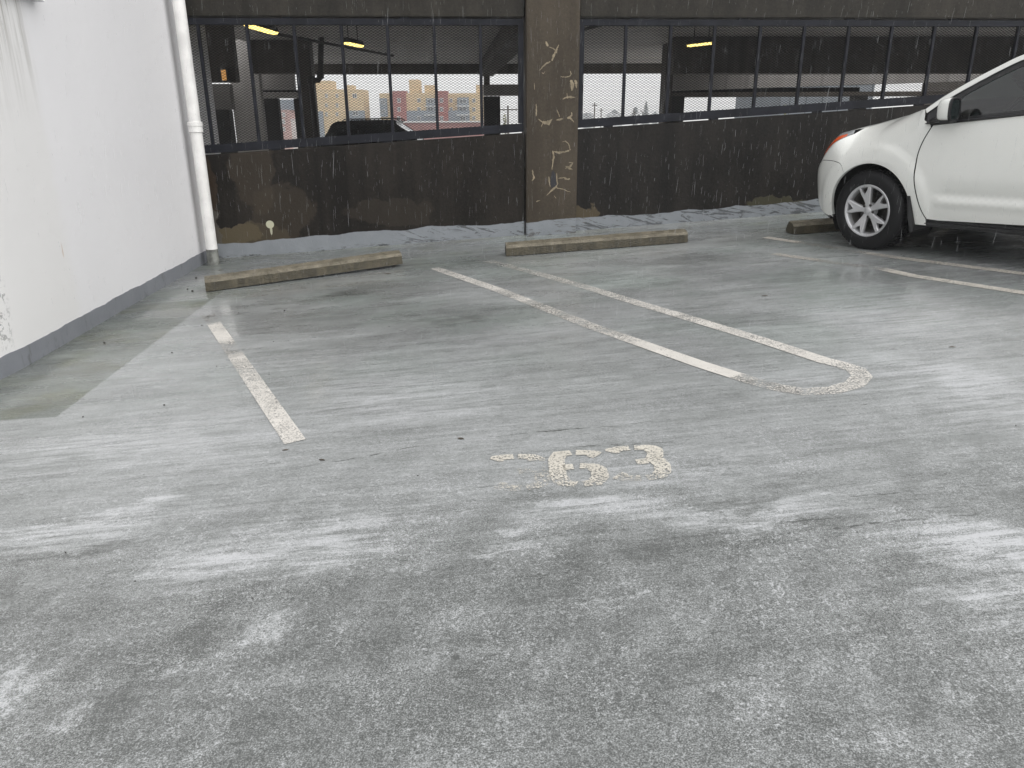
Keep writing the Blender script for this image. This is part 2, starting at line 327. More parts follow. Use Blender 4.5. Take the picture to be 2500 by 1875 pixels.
def mat_white():
    n = NT('white painted render'); P = n.pos(); X, Y, Z = n.sep()
    col = n.mix(n.noise(.8, 4), (.745, .74, .755), (.80, .795, .805))
    sp = n.math('MULTIPLY', n.rng(n.voro(13), .055, .03), n.rng(n.noise(2.3, 2), .52, .6))
    sp2 = n.math('MULTIPLY', n.rng(n.noise(70, 2, .5), .71, .75), n.rng(n.noise(1.5, 3), .52, .62))
    col = n.mix(n.math('MAXIMUM', n.math('MULTIPLY', sp, .55), n.math('MULTIPLY', sp2, .45)), col, (.20, .20, .19))
    # run-down dirt below the coping end
    st = n.noise(1, 6, .65, sc=(16, 16, .7)); yl = n.rng(n.math('ADD', Y, n.math('MULTIPLY', n.noise(3, 3), .15)), 5.80, 5.64)
    top = n.rng(Z, .9, 2.2)
    grime = n.math('MULTIPLY', n.math('MULTIPLY', n.rng(st, .44, .60), yl), n.math('POWER', top, 3.0))
    col = n.mix(n.math('MULTIPLY', grime, .72), col, (.19, .18, .16))
    col = n.mix(n.math('MULTIPLY', yl, .22), col, (.70, .69, .63))
    # rust run
    c = leftwall(152, 612); rm = n.math('MULTIPLY', n.ell(tuple(c), (1, .012, .06)), n.rng(n.noise(1, 4, sc=(60, 60, 6)), .35, .6)); col = n.mix(n.math('MULTIPLY', rm, .6), col, (.45, .28, .16))
    c2 = leftwall(20, 700); q = n.vmath('ADD', P, n.vmath('SCALE', n.noise(18, 4, .7, color=True), .06))
    dm = n.math('MULTIPLY', n.ell((c2[0], c2[1]-.1, c2[2]), (1, .1, .42), v=q), n.rng(n.noise(30, 5, .7), .52, .6)); col = n.mix(n.math('MULTIPLY', dm, .6), col, (.12, .12, .12))
    return n.set(col, .42, 0, n.bump(n.math('ADD', n.noise(2.2, 3), n.math('MULTIPLY', n.noise(60, 4), .10)), .25, .02), .4)
LW = [(-3.48, 9.6), (-3.40, 8.54), (-3.345, 7.45), (-3.30, 6.35), (-3.235, 5.2), (-3.215, 4.8), (-3.235, 4.3), (-3.35, 3.6), (-3.7, 2.6), (-4.4, 1.6), (-5.6, .9), (-8, .5)]
def leftwall(x, y):
    d = ray(x, y); t = -3.22/d[0]
    for _ in range(4):
        p = CAM + t*d; xx = np.interp(p[1], [q[1] for q in LW][::-1], [q[0] for q in LW][::-1]); t = xx/d[0]
    return CAM + t*d
M_WHITE = mat_white()
M_SKIRT = None
def mat_skirt():
    n = NT('grey skirting coating'); col = n.mix(n.noise(5, 5, .6), (.17, .18, .20), (.25, .26, .285))
    d = n.rng(n.noise(1, 6, .7, sc=(14, 14, 5)), .54, .68); col = n.mix(n.math('MULTIPLY', d, .55), col, (.10, .105, .10))
    return n.set(col, .4, 0, n.bump(n.noise(30, 5), .4, .006), .5)
M_SKIRT = mat_skirt()

# ------------------------------------------------------------------ SETTING: decks and ground
def deck():
    b = B(); xs = np.linspace(-9, 15, 49); ys = np.linspace(-9, 8, 35)
    top = []
    for y in ys:
        for x in xs: top.append((x, y, zg(x, y)))
    nx = len(xs); fs = [(j*nx+i, j*nx+i+1, (j+1)*nx+i+1, (j+1)*nx+i) for j in range(len(ys)-1) for i in range(nx-1)]
    b.add(top, fs)
    # strip up to the facade line, with a small cove against the wall
    y0 = ys[-1]; o = len(b.v); rows = []
    for k, (n_, dz) in enumerate([(None, 0), (.10, 0), (.05, .006), (.0, .022), (-.05, .03)]):
        row = []
        for x in xs:
            if n_ is None: row.append((x, y0, zg(x, y0)))
            else:
                s = (x - WN[0]*n_)/WA[0]; p = W0+WA*s+WN*n_; row.append((p[0], p[1], zg(p[0], p[1])+dz))
        rows.append(row)
    b.add([p for r in rows for p in r], [(j*nx+i, j*nx+i+1, (j+1)*nx+i+1, (j+1)*nx+i) for j in range(len(rows)-1) for i in range(nx-1)])
    o = b.obj('parking_deck', M_FLOOR, smooth=True); structure(o)
    # slab body below
    e = B(); c = [(-9,-9),(15,-9),(15,9.1),(-9,9.1)]
    e.hexa([(x,y,zg(x,y)-.45) for x,y in c]+[(x,y,zg(x,y)-.012) for x,y in c]); structure(e.obj('deck_slab', plain('slab concrete', (.25,.25,.24), .7)))
deck()
gb = B(); gb.add([(-380,-100,-8),(380,-100,-8),(380,400,-8),(-380,400,-8)], [(0,1,2,3)])
structure(gb.obj('ground', plain('distant wet ground', (.12,.125,.12), .6, scale=.05)))

# ------------------------------------------------------------------ white building on the left
root = empty('white_building', (-3.3, 6, zg(-3.3, 6)), 'white rendered building wall with a grey skirting band along its foot', 'building')
def wallstrip(b, off0, off1, zlo, zhi, pts=LW, zwave=0., step=.12, absz=False):
    P = []
    for (x0, y0), (x1, y1) in zip(pts, pts[1:]):
        k = max(1, int(math.hypot(x1-x0, y1-y0)/step))
        for i in range(k): P.append((x0+(x1-x0)*i/k, y0+(y1-y0)*i/k))
    P.append(pts[-1]); nn = []
    for i in range(len(P)):
        a = Vector(P[max(0, i-1)]); c = Vector(P[min(len(P)-1, i+1)]); d = (c-a).normalized(); nn.append((-d.y, d.x))
    V = []
    for (x, y), (nx, ny) in zip(P, nn):
        g = zg(x, y); jz = zwave*(math.sin(y*7.1)+math.sin(y*17.3+1)*.6) + (random.uniform(-.003,.003) if zwave else 0)
        zt = zhi if absz else g+zhi+jz; zl = zlo if absz else g+zlo
        for o, z in ((off0, zl), (off1, zl), (off1, zt), (off0, zt)): V.append((x+nx*o, y+ny*o, z))
    n = len(P); fs = []
    for i in range(n-1):
        for k in range(4): k2 = (k+1) % 4; fs.append((i*4+k, i*4+k2, (i+1)*4+k2, (i+1)*4+k))
    fs += [(0,1,2,3), ((n-1)*4+3, (n-1)*4+2, (n-1)*4+1, (n-1)*4)]
    b.add(V, fs); return b
# outward side of the wall is +x: left normal of the path direction
sgn = 1 if (lambda d: -d.y)( (Vector(LW[1])-Vector(LW[0])).normalized() ) > 0 else -1
wallstrip(B(), 0, -.25*sgn, -.3, 4.4).obj('wall', M_WHITE, root, smooth=True)
wallstrip(B(), .006*sgn, -.02*sgn, -.05, .128, zwave=.003, step=.05).obj('skirting', M_SKIRT, root, smooth=True)
cz = float(leftwall(83, 4)[2]); cy_ = float(leftwall(83, 8)[1])
cb = B(); sub = [(float(np.interp(y, [q[1] for q in LW][::-1], [q[0] for q in LW][::-1])), y) for y in (cy_, 4.55, 4.3, 3.9, 3.6, 3.1, 2.6)]
wallstrip(cb, .07*sgn, -.02*sgn, cz+.004, cz+.09, pts=sub, absz=True)
cb.obj('coping_ledge', M_WHITE, root, bevel=.006)
rb = B(); rb.hexa([(-9,.6,4.3),(-3.5,3.2,4.3),(-3.7,9.4,4.3),(-9,9.4,4.3),(-9,.6,4.4),(-3.5,3.2,4.4),(-3.7,9.4,4.4),(-9,9.4,4.4)]); rb.obj('roof', plain('roof felt', (.2,.2,.2), .8), root)

# downpipe
pb = G(521, 645); px_, py_ = float(pb[0])+.005, float(pb[1]); pz = zg(px_, py_)
root = empty('downpipe', (px_, py_, pz), 'white round drainpipe with a grey painted foot in the corner beside the white wall', 'drainpipe')
zc = float(AT(488, 310, py_)[2])
M_PIPE = plain('white pipe paint', (.78,.77,.75), .38, scale=4)
b = B(); q0 = [(px_,py_,pz+.165),(px_,py_,zc-.05)]; b.tube(q0, .060, 32); b.tube([(px_,py_,zc+.05),(px_,py_,4.4)], .060, 32)
b.obj('pipe', M_PIPE, root, smooth=True)
B().tube([(px_,py_,zc-.055),(px_,py_,zc-.05),(px_,py_,zc+.005),(px_,py_,zc+.010),(px_,py_,zc+.045),(px_,py_,zc+.05)], [.064,.071,.071,.076,.076,.070], 32).obj('coupling', M_PIPE, root, smooth=True)
B().tube([(px_,py_,pz-.02),(px_,py_,pz+.02),(px_,py_,pz+.165)], [.075,.0635,.0625], 32).obj('pipe_foot', plain('weathered grey pipe paint', (.17,.175,.16), .5, noise=.45, scale=14, bump=.4), root, smooth=True)
b = B(); b.box(px_-.20, px_-.05, py_-.02, py_+.02, 2.9, 2.93); b.obj('bracket', M_PIPE, root)

# ------------------------------------------------------------------ parking garage
HP = 1.134; ZB = 2.449
SL = -4.2; SC0 = ws(1284.5, 300, .05); SC1 = ws(1411.5, 300, .05); SR = 13.
root = empty('parking_garage', W0, 'dark concrete parking garage with mesh filled openings above stained parapets', 'parking garage')
GAR = root
def para(s0, s1, mat, nm):
    b = B(); k = int((s1-s0)/.5)+1
    for i in range(k):
        a, c = s0+(s1-s0)*i/k, s0+(s1-s0)*(i+1)/k
        z0, z1 = wz(a), wz(c)
        b.v += [wp(a,.0,z0-.4), wp(a,.0,z0+HP), wp(a,-.2,z0+HP), wp(a,-.2,z0-.4)]
    b.v += [wp(s1,.0,wz(s1)-.4), wp(s1,.0,wz(s1)+HP), wp(s1,-.2,wz(s1)+HP), wp(s1,-.2,wz(s1)-.4)]
    for i in range(k):
        for j in range(4): j2 = (j+1) % 4; b.f.append((i*4+j, i*4+j2, (i+1)*4+j2, (i+1)*4+j))
    b.f += [(0,1,2,3), (k*4+3, k*4+2, k*4+1, k*4)]
    return b.obj(nm, mat, root)
para(SL, SC0-.018, M_PARAL, 'parapet'); para(SC1+.004, SR, M_PARAR, 'parapet')
B().wbox(SL, SC0-.018, -.25, 0, ZB, 4.6).obj('beam', M_BEAM, root, bevel=.01)
B().wbox(SC1+.004, SR, -.25, 0, ZB, 4.6).obj('beam', M_BEAM, root, bevel=.01)
b = B(); b.wbox(SC0, SC1, -.45, .055, wz(SC0)-.4, 5.0, wz(SC1)-.4, 5.0); colo = b.obj('column', M_COL, root, bevel=.012)
# pale filler smeared along the cracks of the column
def colpx(cx_, cy_): return W(1250+cx_/2.765, cy_/2.765, .0575)
cracks = [([(228,280),(238,305),(246,312)],[14,18,6]), ([(250,318),(275,325),(296,340),(300,346)],[4,6,12,14]), ([(318,300),(306,322),(298,345),(284,370),(270,412)],[4,8,18,16,12]),
          ([(262,414),(235,428),(215,445),(184,475)],[6,12,14,6]),([(200,490),(215,498),(222,480)],[4,4,3]),([(328,516),(355,521),(388,518),(398,500),(392,478)],[3,6,9,6,3]),
          ([(395,540),(408,565),(404,612)],[16,30,12]),([(425,540),(432,560),(436,595)],[16,20,8]),([(342,670),(365,656),(400,655),(428,657)],[6,14,16,3]),([(372,628),(374,655)],[4,10]),
          ([(162,700),(165,740),(162,785)],[4,12,8]),([(150,560),(152,605)],[4,5]),([(176,804),(196,818),(214,828),(245,830),(272,804)],[4,8,18,34,4]),([(214,815),(198,858)],[9,4]),
          ([(303,738),(314,770),(322,790)],[3,5,5]),([(300,812),(322,806),(346,802)],[6,18,5]),([(404,755),(402,780),(385,795),(372,797)],[5,10,20,6]),([(390,797),(405,808),(418,826)],[14,12,4]),
          ([(340,958),(362,952),(382,972),(390,1000),(392,1015)],[3,5,6,7,12]),([(388,1018),(355,1025),(318,1030),(284,1024)],[14,9,18,10]),([(276,1015),(282,1060),(274,1100),(270,1145)],[8,14,9,12]),
          ([(384,1098),(412,1100),(392,1125),(360,1138)],[5,10,14,5]),([(362,1122),(380,1132),(408,1146)],[12,18,5]),([(138,1145),(142,1175),(150,1200),(135,1222)],[10,8,14,6]),
          ([(312,1205),(350,1200),(366,1208),(392,1208)],[5,8,16,5]),([(302,1165),(306,1240),(296,1262),(262,1290),(232,1320)],[6,10,16,10,4]),([(300,1268),(330,1275),(362,1284),(396,1298)],[8,7,5,3]),
          ([(248,1190),(252,1225),(258,1262)],[8,12,6]),([(285,1320),(298,1340)],[6,4]),([(166,1360),(180,1355),(190,1350)],[10,5,3])]
b = B()
for pts, wd in cracks:
    P = []; Wd = []
    for i in range(len(pts)-1):
        for k in range(4):
            t = k/4; P.append((pts[i][0]*(1-t)+pts[i+1][0]*t + random.uniform(-2,2), pts[i][1]*(1-t)+pts[i+1][1]*t + random.uniform(-2,2))); Wd.append((wd[i]*(1-t)+wd[i+1]*t)*random.uniform(.55, 1.15))
    P.append(pts[-1]); Wd.append(wd[-1]*.4); Wd[0] *= .4; o = len(b.v); N = len(P)
    for i in range(N):
        dx = P[min(i+1,N-1)][0]-P[max(i-1,0)][0]; dy = P[min(i+1,N-1)][1]-P[max(i-1,0)][1]; l = math.hypot(dx,dy) or 1
        for sg in (-1, 1): b.v.append(tuple(colpx(P[i][0]-dy/l*Wd[i]/2*sg, P[i][1]+dx/l*Wd[i]/2*sg)))
    for i in range(N-1): b.f.append((o+2*i, o+2*i+1, o+2*i+3, o+2*i+2))
    b.obj('crack_filler', plain('pale crack filler', (.25,.205,.135), .6, noise=.3, scale=20), GAR); b = B()
b = B(); hole = [(266,1160),(282,1150),(294,1175),(300,1210),(302,1245),(285,1262),(264,1268),(260,1230),(262,1190)]
b.add([colpx(x+random.uniform(-3,3), y) + WN*.001 for x, y in hole], [tuple(range(len(hole)))]); b.obj('spalled_patch', plain('exposed dark core', (.02,.02,.024), .6), GAR)

# interior of the garage
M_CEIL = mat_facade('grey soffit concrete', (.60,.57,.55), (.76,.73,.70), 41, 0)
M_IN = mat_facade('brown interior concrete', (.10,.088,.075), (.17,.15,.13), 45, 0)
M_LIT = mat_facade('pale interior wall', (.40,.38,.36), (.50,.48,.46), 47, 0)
M_INF = plain('garage floor', (.55,.55,.53), .5, scale=1)
FZ = -.27
def inn(Y): return -(Y-WALL_D)          # n coordinate of a plane about Y metres ahead
def ibox(nm, s0, s1, Ya, Yb, z0, z1, mat, bev=0.): return B().wbox(s0, s1, inn(Yb), inn(Ya), z0, z1).obj(nm, mat, GAR, bevel=bev)
def AS(x, y, Y):                         # (s, z) where the ray meets the plane parallel to the facade, Y ahead
    p = W(x, y, inn(Y)); return float((p-W0)@WA), float(p[2])
ibox('floor_slab', -16, 16, WALL_D+.2, 27.5, FZ-.3, FZ, M_INF)
_, CZ = AS(1000, 156, 27)
ibox('ceiling_slab', -5.2, 7.4, WALL_D+.25, 27.4, CZ, CZ+.3, M_CEIL); ibox('ceiling_slab', -16, -5.2, WALL_D+.25, 19.3, CZ, CZ+.3, M_CEIL); ibox('ceiling_slab', 7.4, 16, WALL_D+.25, 18.8, CZ, CZ+.3, M_CEIL)  # side bays cut short, opened so sky light reaches the ramp walls
_, z1 = AS(1000, 180, 27)
ibox('edge_beam', -16, 16, 27, 27.35, z1, CZ-.002, M_IN, .02)
ibox('far_parapet', -16, 16, 27, 27.2, FZ, .55, M_IN, .02)
ibox('side_wall', -16.3, -16, WALL_D+.2, 27.3, FZ, CZ, M_IN); ibox('side_wall', 16, 16.3, WALL_D+.2, 27.3, FZ, CZ, M_IN)
def pxbox(nm, x0, x1, yt, yb, Y, depth, mat, bev=.01):
    s0, zt = AS(x0, yt, Y); s1, _ = AS(x1, yt, Y); _, zb = AS((x0+x1)/2, yb, Y)
    return ibox(nm, s0, s1, Y, Y+depth, zb, zt, mat, bev)
# left bays
BLKP = plain('black joint', (.008,.008,.008), .7, spec=.1)
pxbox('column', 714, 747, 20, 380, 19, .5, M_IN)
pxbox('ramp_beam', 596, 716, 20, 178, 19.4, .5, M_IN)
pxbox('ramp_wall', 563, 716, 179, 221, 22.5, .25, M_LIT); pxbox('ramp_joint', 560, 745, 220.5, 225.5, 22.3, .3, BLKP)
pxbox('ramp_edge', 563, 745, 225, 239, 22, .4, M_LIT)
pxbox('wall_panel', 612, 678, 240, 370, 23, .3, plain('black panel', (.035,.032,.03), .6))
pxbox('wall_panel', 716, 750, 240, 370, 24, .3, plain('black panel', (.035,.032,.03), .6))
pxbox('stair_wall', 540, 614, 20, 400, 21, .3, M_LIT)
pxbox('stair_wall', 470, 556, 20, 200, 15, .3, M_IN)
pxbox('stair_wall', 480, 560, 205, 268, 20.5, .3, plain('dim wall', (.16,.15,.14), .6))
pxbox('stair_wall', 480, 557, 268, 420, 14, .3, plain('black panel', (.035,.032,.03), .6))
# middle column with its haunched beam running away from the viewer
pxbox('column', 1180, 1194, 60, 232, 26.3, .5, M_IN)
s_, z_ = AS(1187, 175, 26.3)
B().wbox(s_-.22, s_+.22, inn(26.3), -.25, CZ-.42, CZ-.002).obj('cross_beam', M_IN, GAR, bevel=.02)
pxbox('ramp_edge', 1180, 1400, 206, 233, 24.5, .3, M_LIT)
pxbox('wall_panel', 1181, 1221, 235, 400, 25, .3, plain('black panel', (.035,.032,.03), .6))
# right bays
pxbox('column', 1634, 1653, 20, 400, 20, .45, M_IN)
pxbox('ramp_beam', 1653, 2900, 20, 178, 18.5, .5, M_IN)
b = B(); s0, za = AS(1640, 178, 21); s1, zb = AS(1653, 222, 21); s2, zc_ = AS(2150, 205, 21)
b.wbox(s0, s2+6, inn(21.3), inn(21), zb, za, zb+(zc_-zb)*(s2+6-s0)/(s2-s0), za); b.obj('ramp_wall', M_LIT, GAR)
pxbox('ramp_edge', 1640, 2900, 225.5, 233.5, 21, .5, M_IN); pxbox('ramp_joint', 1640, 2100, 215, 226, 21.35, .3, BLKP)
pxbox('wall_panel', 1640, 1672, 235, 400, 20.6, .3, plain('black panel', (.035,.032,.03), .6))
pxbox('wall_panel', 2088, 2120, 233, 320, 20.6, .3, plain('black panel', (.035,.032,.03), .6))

# strip lights hanging under the ceiling
def striplight(x0, y0, x1, y1, drop, label):
    z = CZ-drop
    def onz(x, y): d = ray(x, y); return CAM+d*((z-CAM_H)/d[2])
    a = np.array(onz(x0, y0)); c = np.array(onz(x1, y1)); mid = (a+c)/2
    r = empty('strip_light', (mid[0], mid[1], z), label, 'ceiling light', 'strip lights in the garage')
    d = Vector(c-a); d.normalize(); p = Vector((-d.y, d.x, 0))*.075
    A, C = Vector(a), Vector(c); b = B()
    up = Vector((0,0,.075)); b.hexa([A-p,C-p,C+p,A+p,A-p*.5+up,C-p*.5+up,C+p*.5+up,A+p*.5+up]); b.obj('housing', plain('light housing', (.05,.05,.05), .5), r, bevel=.004)
    b = B(); dn = Vector((0,0,-.03)); q = p*.8; b.hexa([A-q*.7+dn,C-q*.7+dn,C+q*.7+dn,A+q*.7+dn,A-q-Vector((0,0,.002)),C-q-Vector((0,0,.002)),C+q-Vector((0,0,.002)),A+q-Vector((0,0,.002))])
    b.obj('tube', emit('warm tube glow', (1,.74,.22), .75), r)
    for t in (.2, .8): qh = A.lerp(C, t); B().tube([qh+up, Vector((qh.x, qh.y, CZ))], .008, 6).obj('hanger', plain('light housing', (.05,.05,.05), .5), r)
striplight(605, 60, 670, 79, .55, 'brightest yellow strip light at the dark upper left of the left mesh opening')
striplight(843, 103, 881, 111, .5, 'short yellow strip light over the dark parked vehicle')
striplight(1682, 110, 1742, 103, .5, 'yellow strip light behind the right hand mesh screen')
# wall lamp glow at far left
lf = AS(545, 180, 14.8); 
r = empty('wall_lamp', W0+WA*lf[0]+WN*inn(14.8)+np.array([0,0,lf[1]]), 'small amber lamp in the dark corner behind the drainpipe', 'lamp')
B().wbox(lf[0]-.10, lf[0]+.06, inn(14.95), inn(14.8), lf[1]-.13, lf[1]+.1).obj('lamp_body', plain('light housing', (.05,.05,.05), .5), r, bevel=.01)
B().wbox(lf[0]-.02, lf[0]+.05, inn(14.79), inn(14.75), lf[1]-.11, lf[1]+.06).obj('lamp_lens', emit('amber lamp glow', (1,.5,.16), .14), r)
# rust brown drain pipe with an elbow
Yp = 18.5; pz_ = [AT(x, y, Yp) for x, y in ((785,40),(783,196),(759,196),(766,380))]
root = empty('drain_pipe', (pz_[3][0], pz_[3][1], FZ), 'dark cast pipe with an offset elbow hanging inside the garage', 'pipe')
B().tube([pz_[0], pz_[1]+np.array([0,0,.06]), pz_[1]+np.array([-.05,0,0]), pz_[2]+np.array([.05,0,0]), pz_[2]+np.array([0,0,-.06]), (pz_[2][0]+.02, pz_[2][1], FZ)], .062, 14).obj('pipe', plain('dark cast iron', (.035,.028,.024), .5), root, smooth=True)
for q, rr in ((pz_[2], .085), (pz_[1]+np.array([0,0,.12]), .08)): B().tube([q-np.array([0,0,.08]), q+np.array([0,0,.08])], rr, 14).obj('collar', plain('dark cast iron', (.035,.028,.024), .5), root, smooth=True)
# sprinkler lines under the ceiling
for k, (x0, y0, Y0, x1, y1, Y1) in enumerate([(640,118,16,960,150,22),(1380,128,17,1640,95,13)]):
    a = AT(x0,y0,Y0); c = AT(x1,y1,Y1); z = CZ-.12
    o = B().tube([(a[0],a[1],z),(c[0],c[1],z)], .03, 8).obj('sprinkler_pipe', plain('dark cast iron', (.035,.028,.024), .5), smooth=True)
    tag(recenter(o), ['thin dark sprinkler pipe under the ceiling of the left opening','thin dark sprinkler pipe under the ceiling of the right opening'][k], 'pipe', 'sprinkler pipes')

# ------------------------------------------------------------------ expanded metal screens
M_BAR = plain('dark blue grey painted steel', (.011,.012,.017), .45, noise=.3, scale=6, bump=.2, spec=.2)
M_MESH = plain('black coated expanded metal', (.006,.006,.007), .5, spec=.15)
def screen(s0, s1, bars, label):
    r = empty('mesh_screen', wp((s0+s1)/2, 0, wz((s0+s1)/2)+HP), label, 'mesh screen', 'expanded metal screens')
    g = .014; n0, n1 = -.075, -.02
    zt = ZB-g; zb = lambda s: wz(s)+HP+g
    b = B()
    b.wbox(s0, s1, n0, n1, zt-.062, zt)
    b.wbox(s0, s1, n0, n1, zb(s0), zb(s0)+.088, zb(s1), zb(s1)+.088)
    b.wbox(s0, s0+.055, n0+.004, n1+.003, zb(s0)+.088, zt-.062); b.wbox(s1-.058, s1, n0+.004, n1+.003, zb(s1)+.088, zt-.062)
    b.obj('frame', M_BAR, r, bevel=.003)
    for s in bars: B().wbox(s-.016, s+.016, n0+.01, n1-.006, zb(s)+.086, zt-.06).obj('bar', M_BAR, r, bevel=.003)
    # bolts and shims bridging the gap
    k = int((s1-s0)/1.2)
    for i in range(k):
        s = s0+.35+i*1.2
        if s < s1: B().wbox(s-.05, s+.05, n0, n1-.01, zb(s)-g-.001, zb(s)+.004).obj('shim', M_BAR, r); B().wbox(s+.2, s+.3, n0, n1-.01, zt-.004, zt+g+.001).obj('shim', M_BAR, r)
    # the expanded metal sheet: continuous zigzag strands
    pw, ph, st, dp = .0455, .0262, .0042, .004
    V = []; Fc = []
    nm = -.052; half = pw/2
    zmin = min(zb(s0), zb(s1))+.03; rows = int((zt-.02-zmin)/(ph/2))
    cols = int((s1-s0)/half)
    for rI in range(rows):
        zc = zmin + rI*ph/2
        # strand rI zigzags between zc and zc+ph/2
        start = None
        for cI in range(cols+1):
            s = s0+.01 + cI*half; up = (cI + rI) % 2
            z = zc + (ph/2-st*.55 if up else st*.55)
            if z > zb(s)+.03:
                base = len(V)
                for n_, zz in ((nm+dp/2, z-st/2), (nm+dp/2, z+st/2), (nm-dp/2, z+st/2), (nm-dp/2, z-st/2)): V.append(wp(s, n_, zz))
                if start is not None:
                    for j in range(4): j2 = (j+1) % 4; Fc.append((start+j, start+j2, base+j2, base+j))
                start = base
            else: start = None
    me = bpy.data.meshes.new('expanded_metal'); me.from_pydata(V, [], Fc); me.update()
    link('expanded_metal', me, M_MESH, r)
sl0 = ws(466, 200); bl = [ws(x, y) for x, y in ((603,92),(720,115),(835,115),(948.5,137),(1062,137),(1174,137))]
screen(SL+.1, SC0-.02, [bl[0]-.49]+bl, 'dark expanded metal screen left of the concrete column')
br = [ws(x, y) for x, y in ((1528,137),(1637,137),(1745,115),(1854,137),(1961,137),(2069,137))]
screen(SC1+.006, SR-.1, br+[br[-1]+.495*(i+1) for i in range(12)], 'dark expanded metal screen right of the concrete column')

# ------------------------------------------------------------------ wheel stops
def mat_stop():
    n = NT('mossy wheel stop concrete'); f = n.noise(9, 6, .65); agg = n.voro(85)
    X, Y, Z = n.sep()
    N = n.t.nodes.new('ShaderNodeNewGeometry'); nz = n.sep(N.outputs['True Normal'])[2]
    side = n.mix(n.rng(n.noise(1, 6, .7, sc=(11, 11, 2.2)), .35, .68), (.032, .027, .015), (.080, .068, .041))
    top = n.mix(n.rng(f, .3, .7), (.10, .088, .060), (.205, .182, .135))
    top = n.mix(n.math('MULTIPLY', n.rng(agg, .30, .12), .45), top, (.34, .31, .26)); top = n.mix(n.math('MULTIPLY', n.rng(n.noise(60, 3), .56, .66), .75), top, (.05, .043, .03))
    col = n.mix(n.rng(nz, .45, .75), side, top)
    chips = n.rng(n.noise(26, 3, .6), .66, .70); col = n.mix(n.math('MULTIPLY', chips, .6), col, (.03,.026,.018))
    return n.set(col, .5, 0, n.bump(n.math('ADD', n.noise(55, 5, .7), agg), .7, .008), .45)
M_STOP = mat_stop()
def wheel_stop(A, C, label, hgt=.118, wid=.215, tilt=0.):
    A = np.array(A); C = np.array(C); d = C-A; d[2] = 0; L = np.linalg.norm(d); d /= L; nrm = np.array([-d[1], d[0], 0])
    prof = [(0, .0), (.008, .045), (.016, .082), (.045, hgt-.012), (wid-.065, hgt+.004), (wid-.02, .07), (wid, .0)]
    b = B(); K = 60
    for i in range(K+1):
        t = i/K
        sc = 1 - .10*max(0, 1-t*K/1.5) - .10*max(0, 1-(1-t)*K/1.5)
        for j, (o, h) in enumerate(prof):
            jit = random.uniform(-.0018,.0018); p = A + d*(L*t) + nrm*(wid/2+(o-wid/2)*sc+jit); b.v.append((p[0], p[1], zg(p[0], p[1]) + tilt*t + h*(.93+.07*sc) + (jit if h > 0 else .006)))
    m_ = len(prof)
    for i in range(K):
        for j in range(m_-1): b.f.append((i*m_+j, i*m_+j+1, (i+1)*m_+j+1, (i+1)*m_+j))
        b.f.append((i*m_+m_-1, i*m_, (i+1)*m_, (i+1)*m_+m_-1))
    b.f += [tuple(range(m_)), tuple(K*m_+j for j in reversed(range(m_)))]
    o = b.obj('wheel_stop', M_STOP); tag(recenter(o), label, 'wheel stop', 'concrete wheel stops'); return o
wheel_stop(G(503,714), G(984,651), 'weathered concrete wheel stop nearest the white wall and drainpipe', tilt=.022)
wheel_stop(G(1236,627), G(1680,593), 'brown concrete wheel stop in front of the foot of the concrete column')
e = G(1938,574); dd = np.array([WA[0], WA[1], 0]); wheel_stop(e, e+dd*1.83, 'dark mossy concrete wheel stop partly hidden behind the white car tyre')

# ------------------------------------------------------------------ painted stall markings
def mat_paint(name, wear, base=(.73,.70,.65), seed=0., u_is=0, ghost=.38):
    """wear: list of (u, coverage 0..1) along the marking"""
    n = NT(name); uv = n.t.nodes.new('ShaderNodeUVMap').outputs[0]; u = n.sep(uv)[u_is]
    cov = n.ramp(u, [(p, (c, c, c)) for p, c in wear])
    a = n.mapping(loc=(seed, seed, 0))
    s = n.noise(1, 7, .78, v=a, sc=(16, 62, 1), rot=(0, 0, R(-8))); g = n.noise(115, 3, .7, v=a); big = n.noise(4.5, 3, .5, v=a)
    val = n.math('ADD', n.math('MULTIPLY', s, .26), n.math('ADD', n.math('MULTIPLY', g, .60), n.math('MULTIPLY', big, .14)))
    val = n.math('ADD', .5, n.math('MULTIPLY', n.math('SUBTRACT', val, .5), 4.2))
    al = n.math('MULTIPLY', n.rng(n.math('SUBTRACT', val, n.math('SUBTRACT', 1, cov)), -.05, .08), .93)
    col = n.mix(n.rng(n.noise(6, 4, v=a), .3, .7), tuple(c*.86 for c in base), base)
    gh = n.math('MULTIPLY', n.rng(n.noise(9, 4, .6, v=a), .42, .60), ghost); col = n.mix(n.math('DIVIDE', al, .93), (.20, .185, .165), col); al = n.math('MAXIMUM', al, gh)
    return n.set(col, .42, 0, n.bump(s, .3, .002), .5, al)
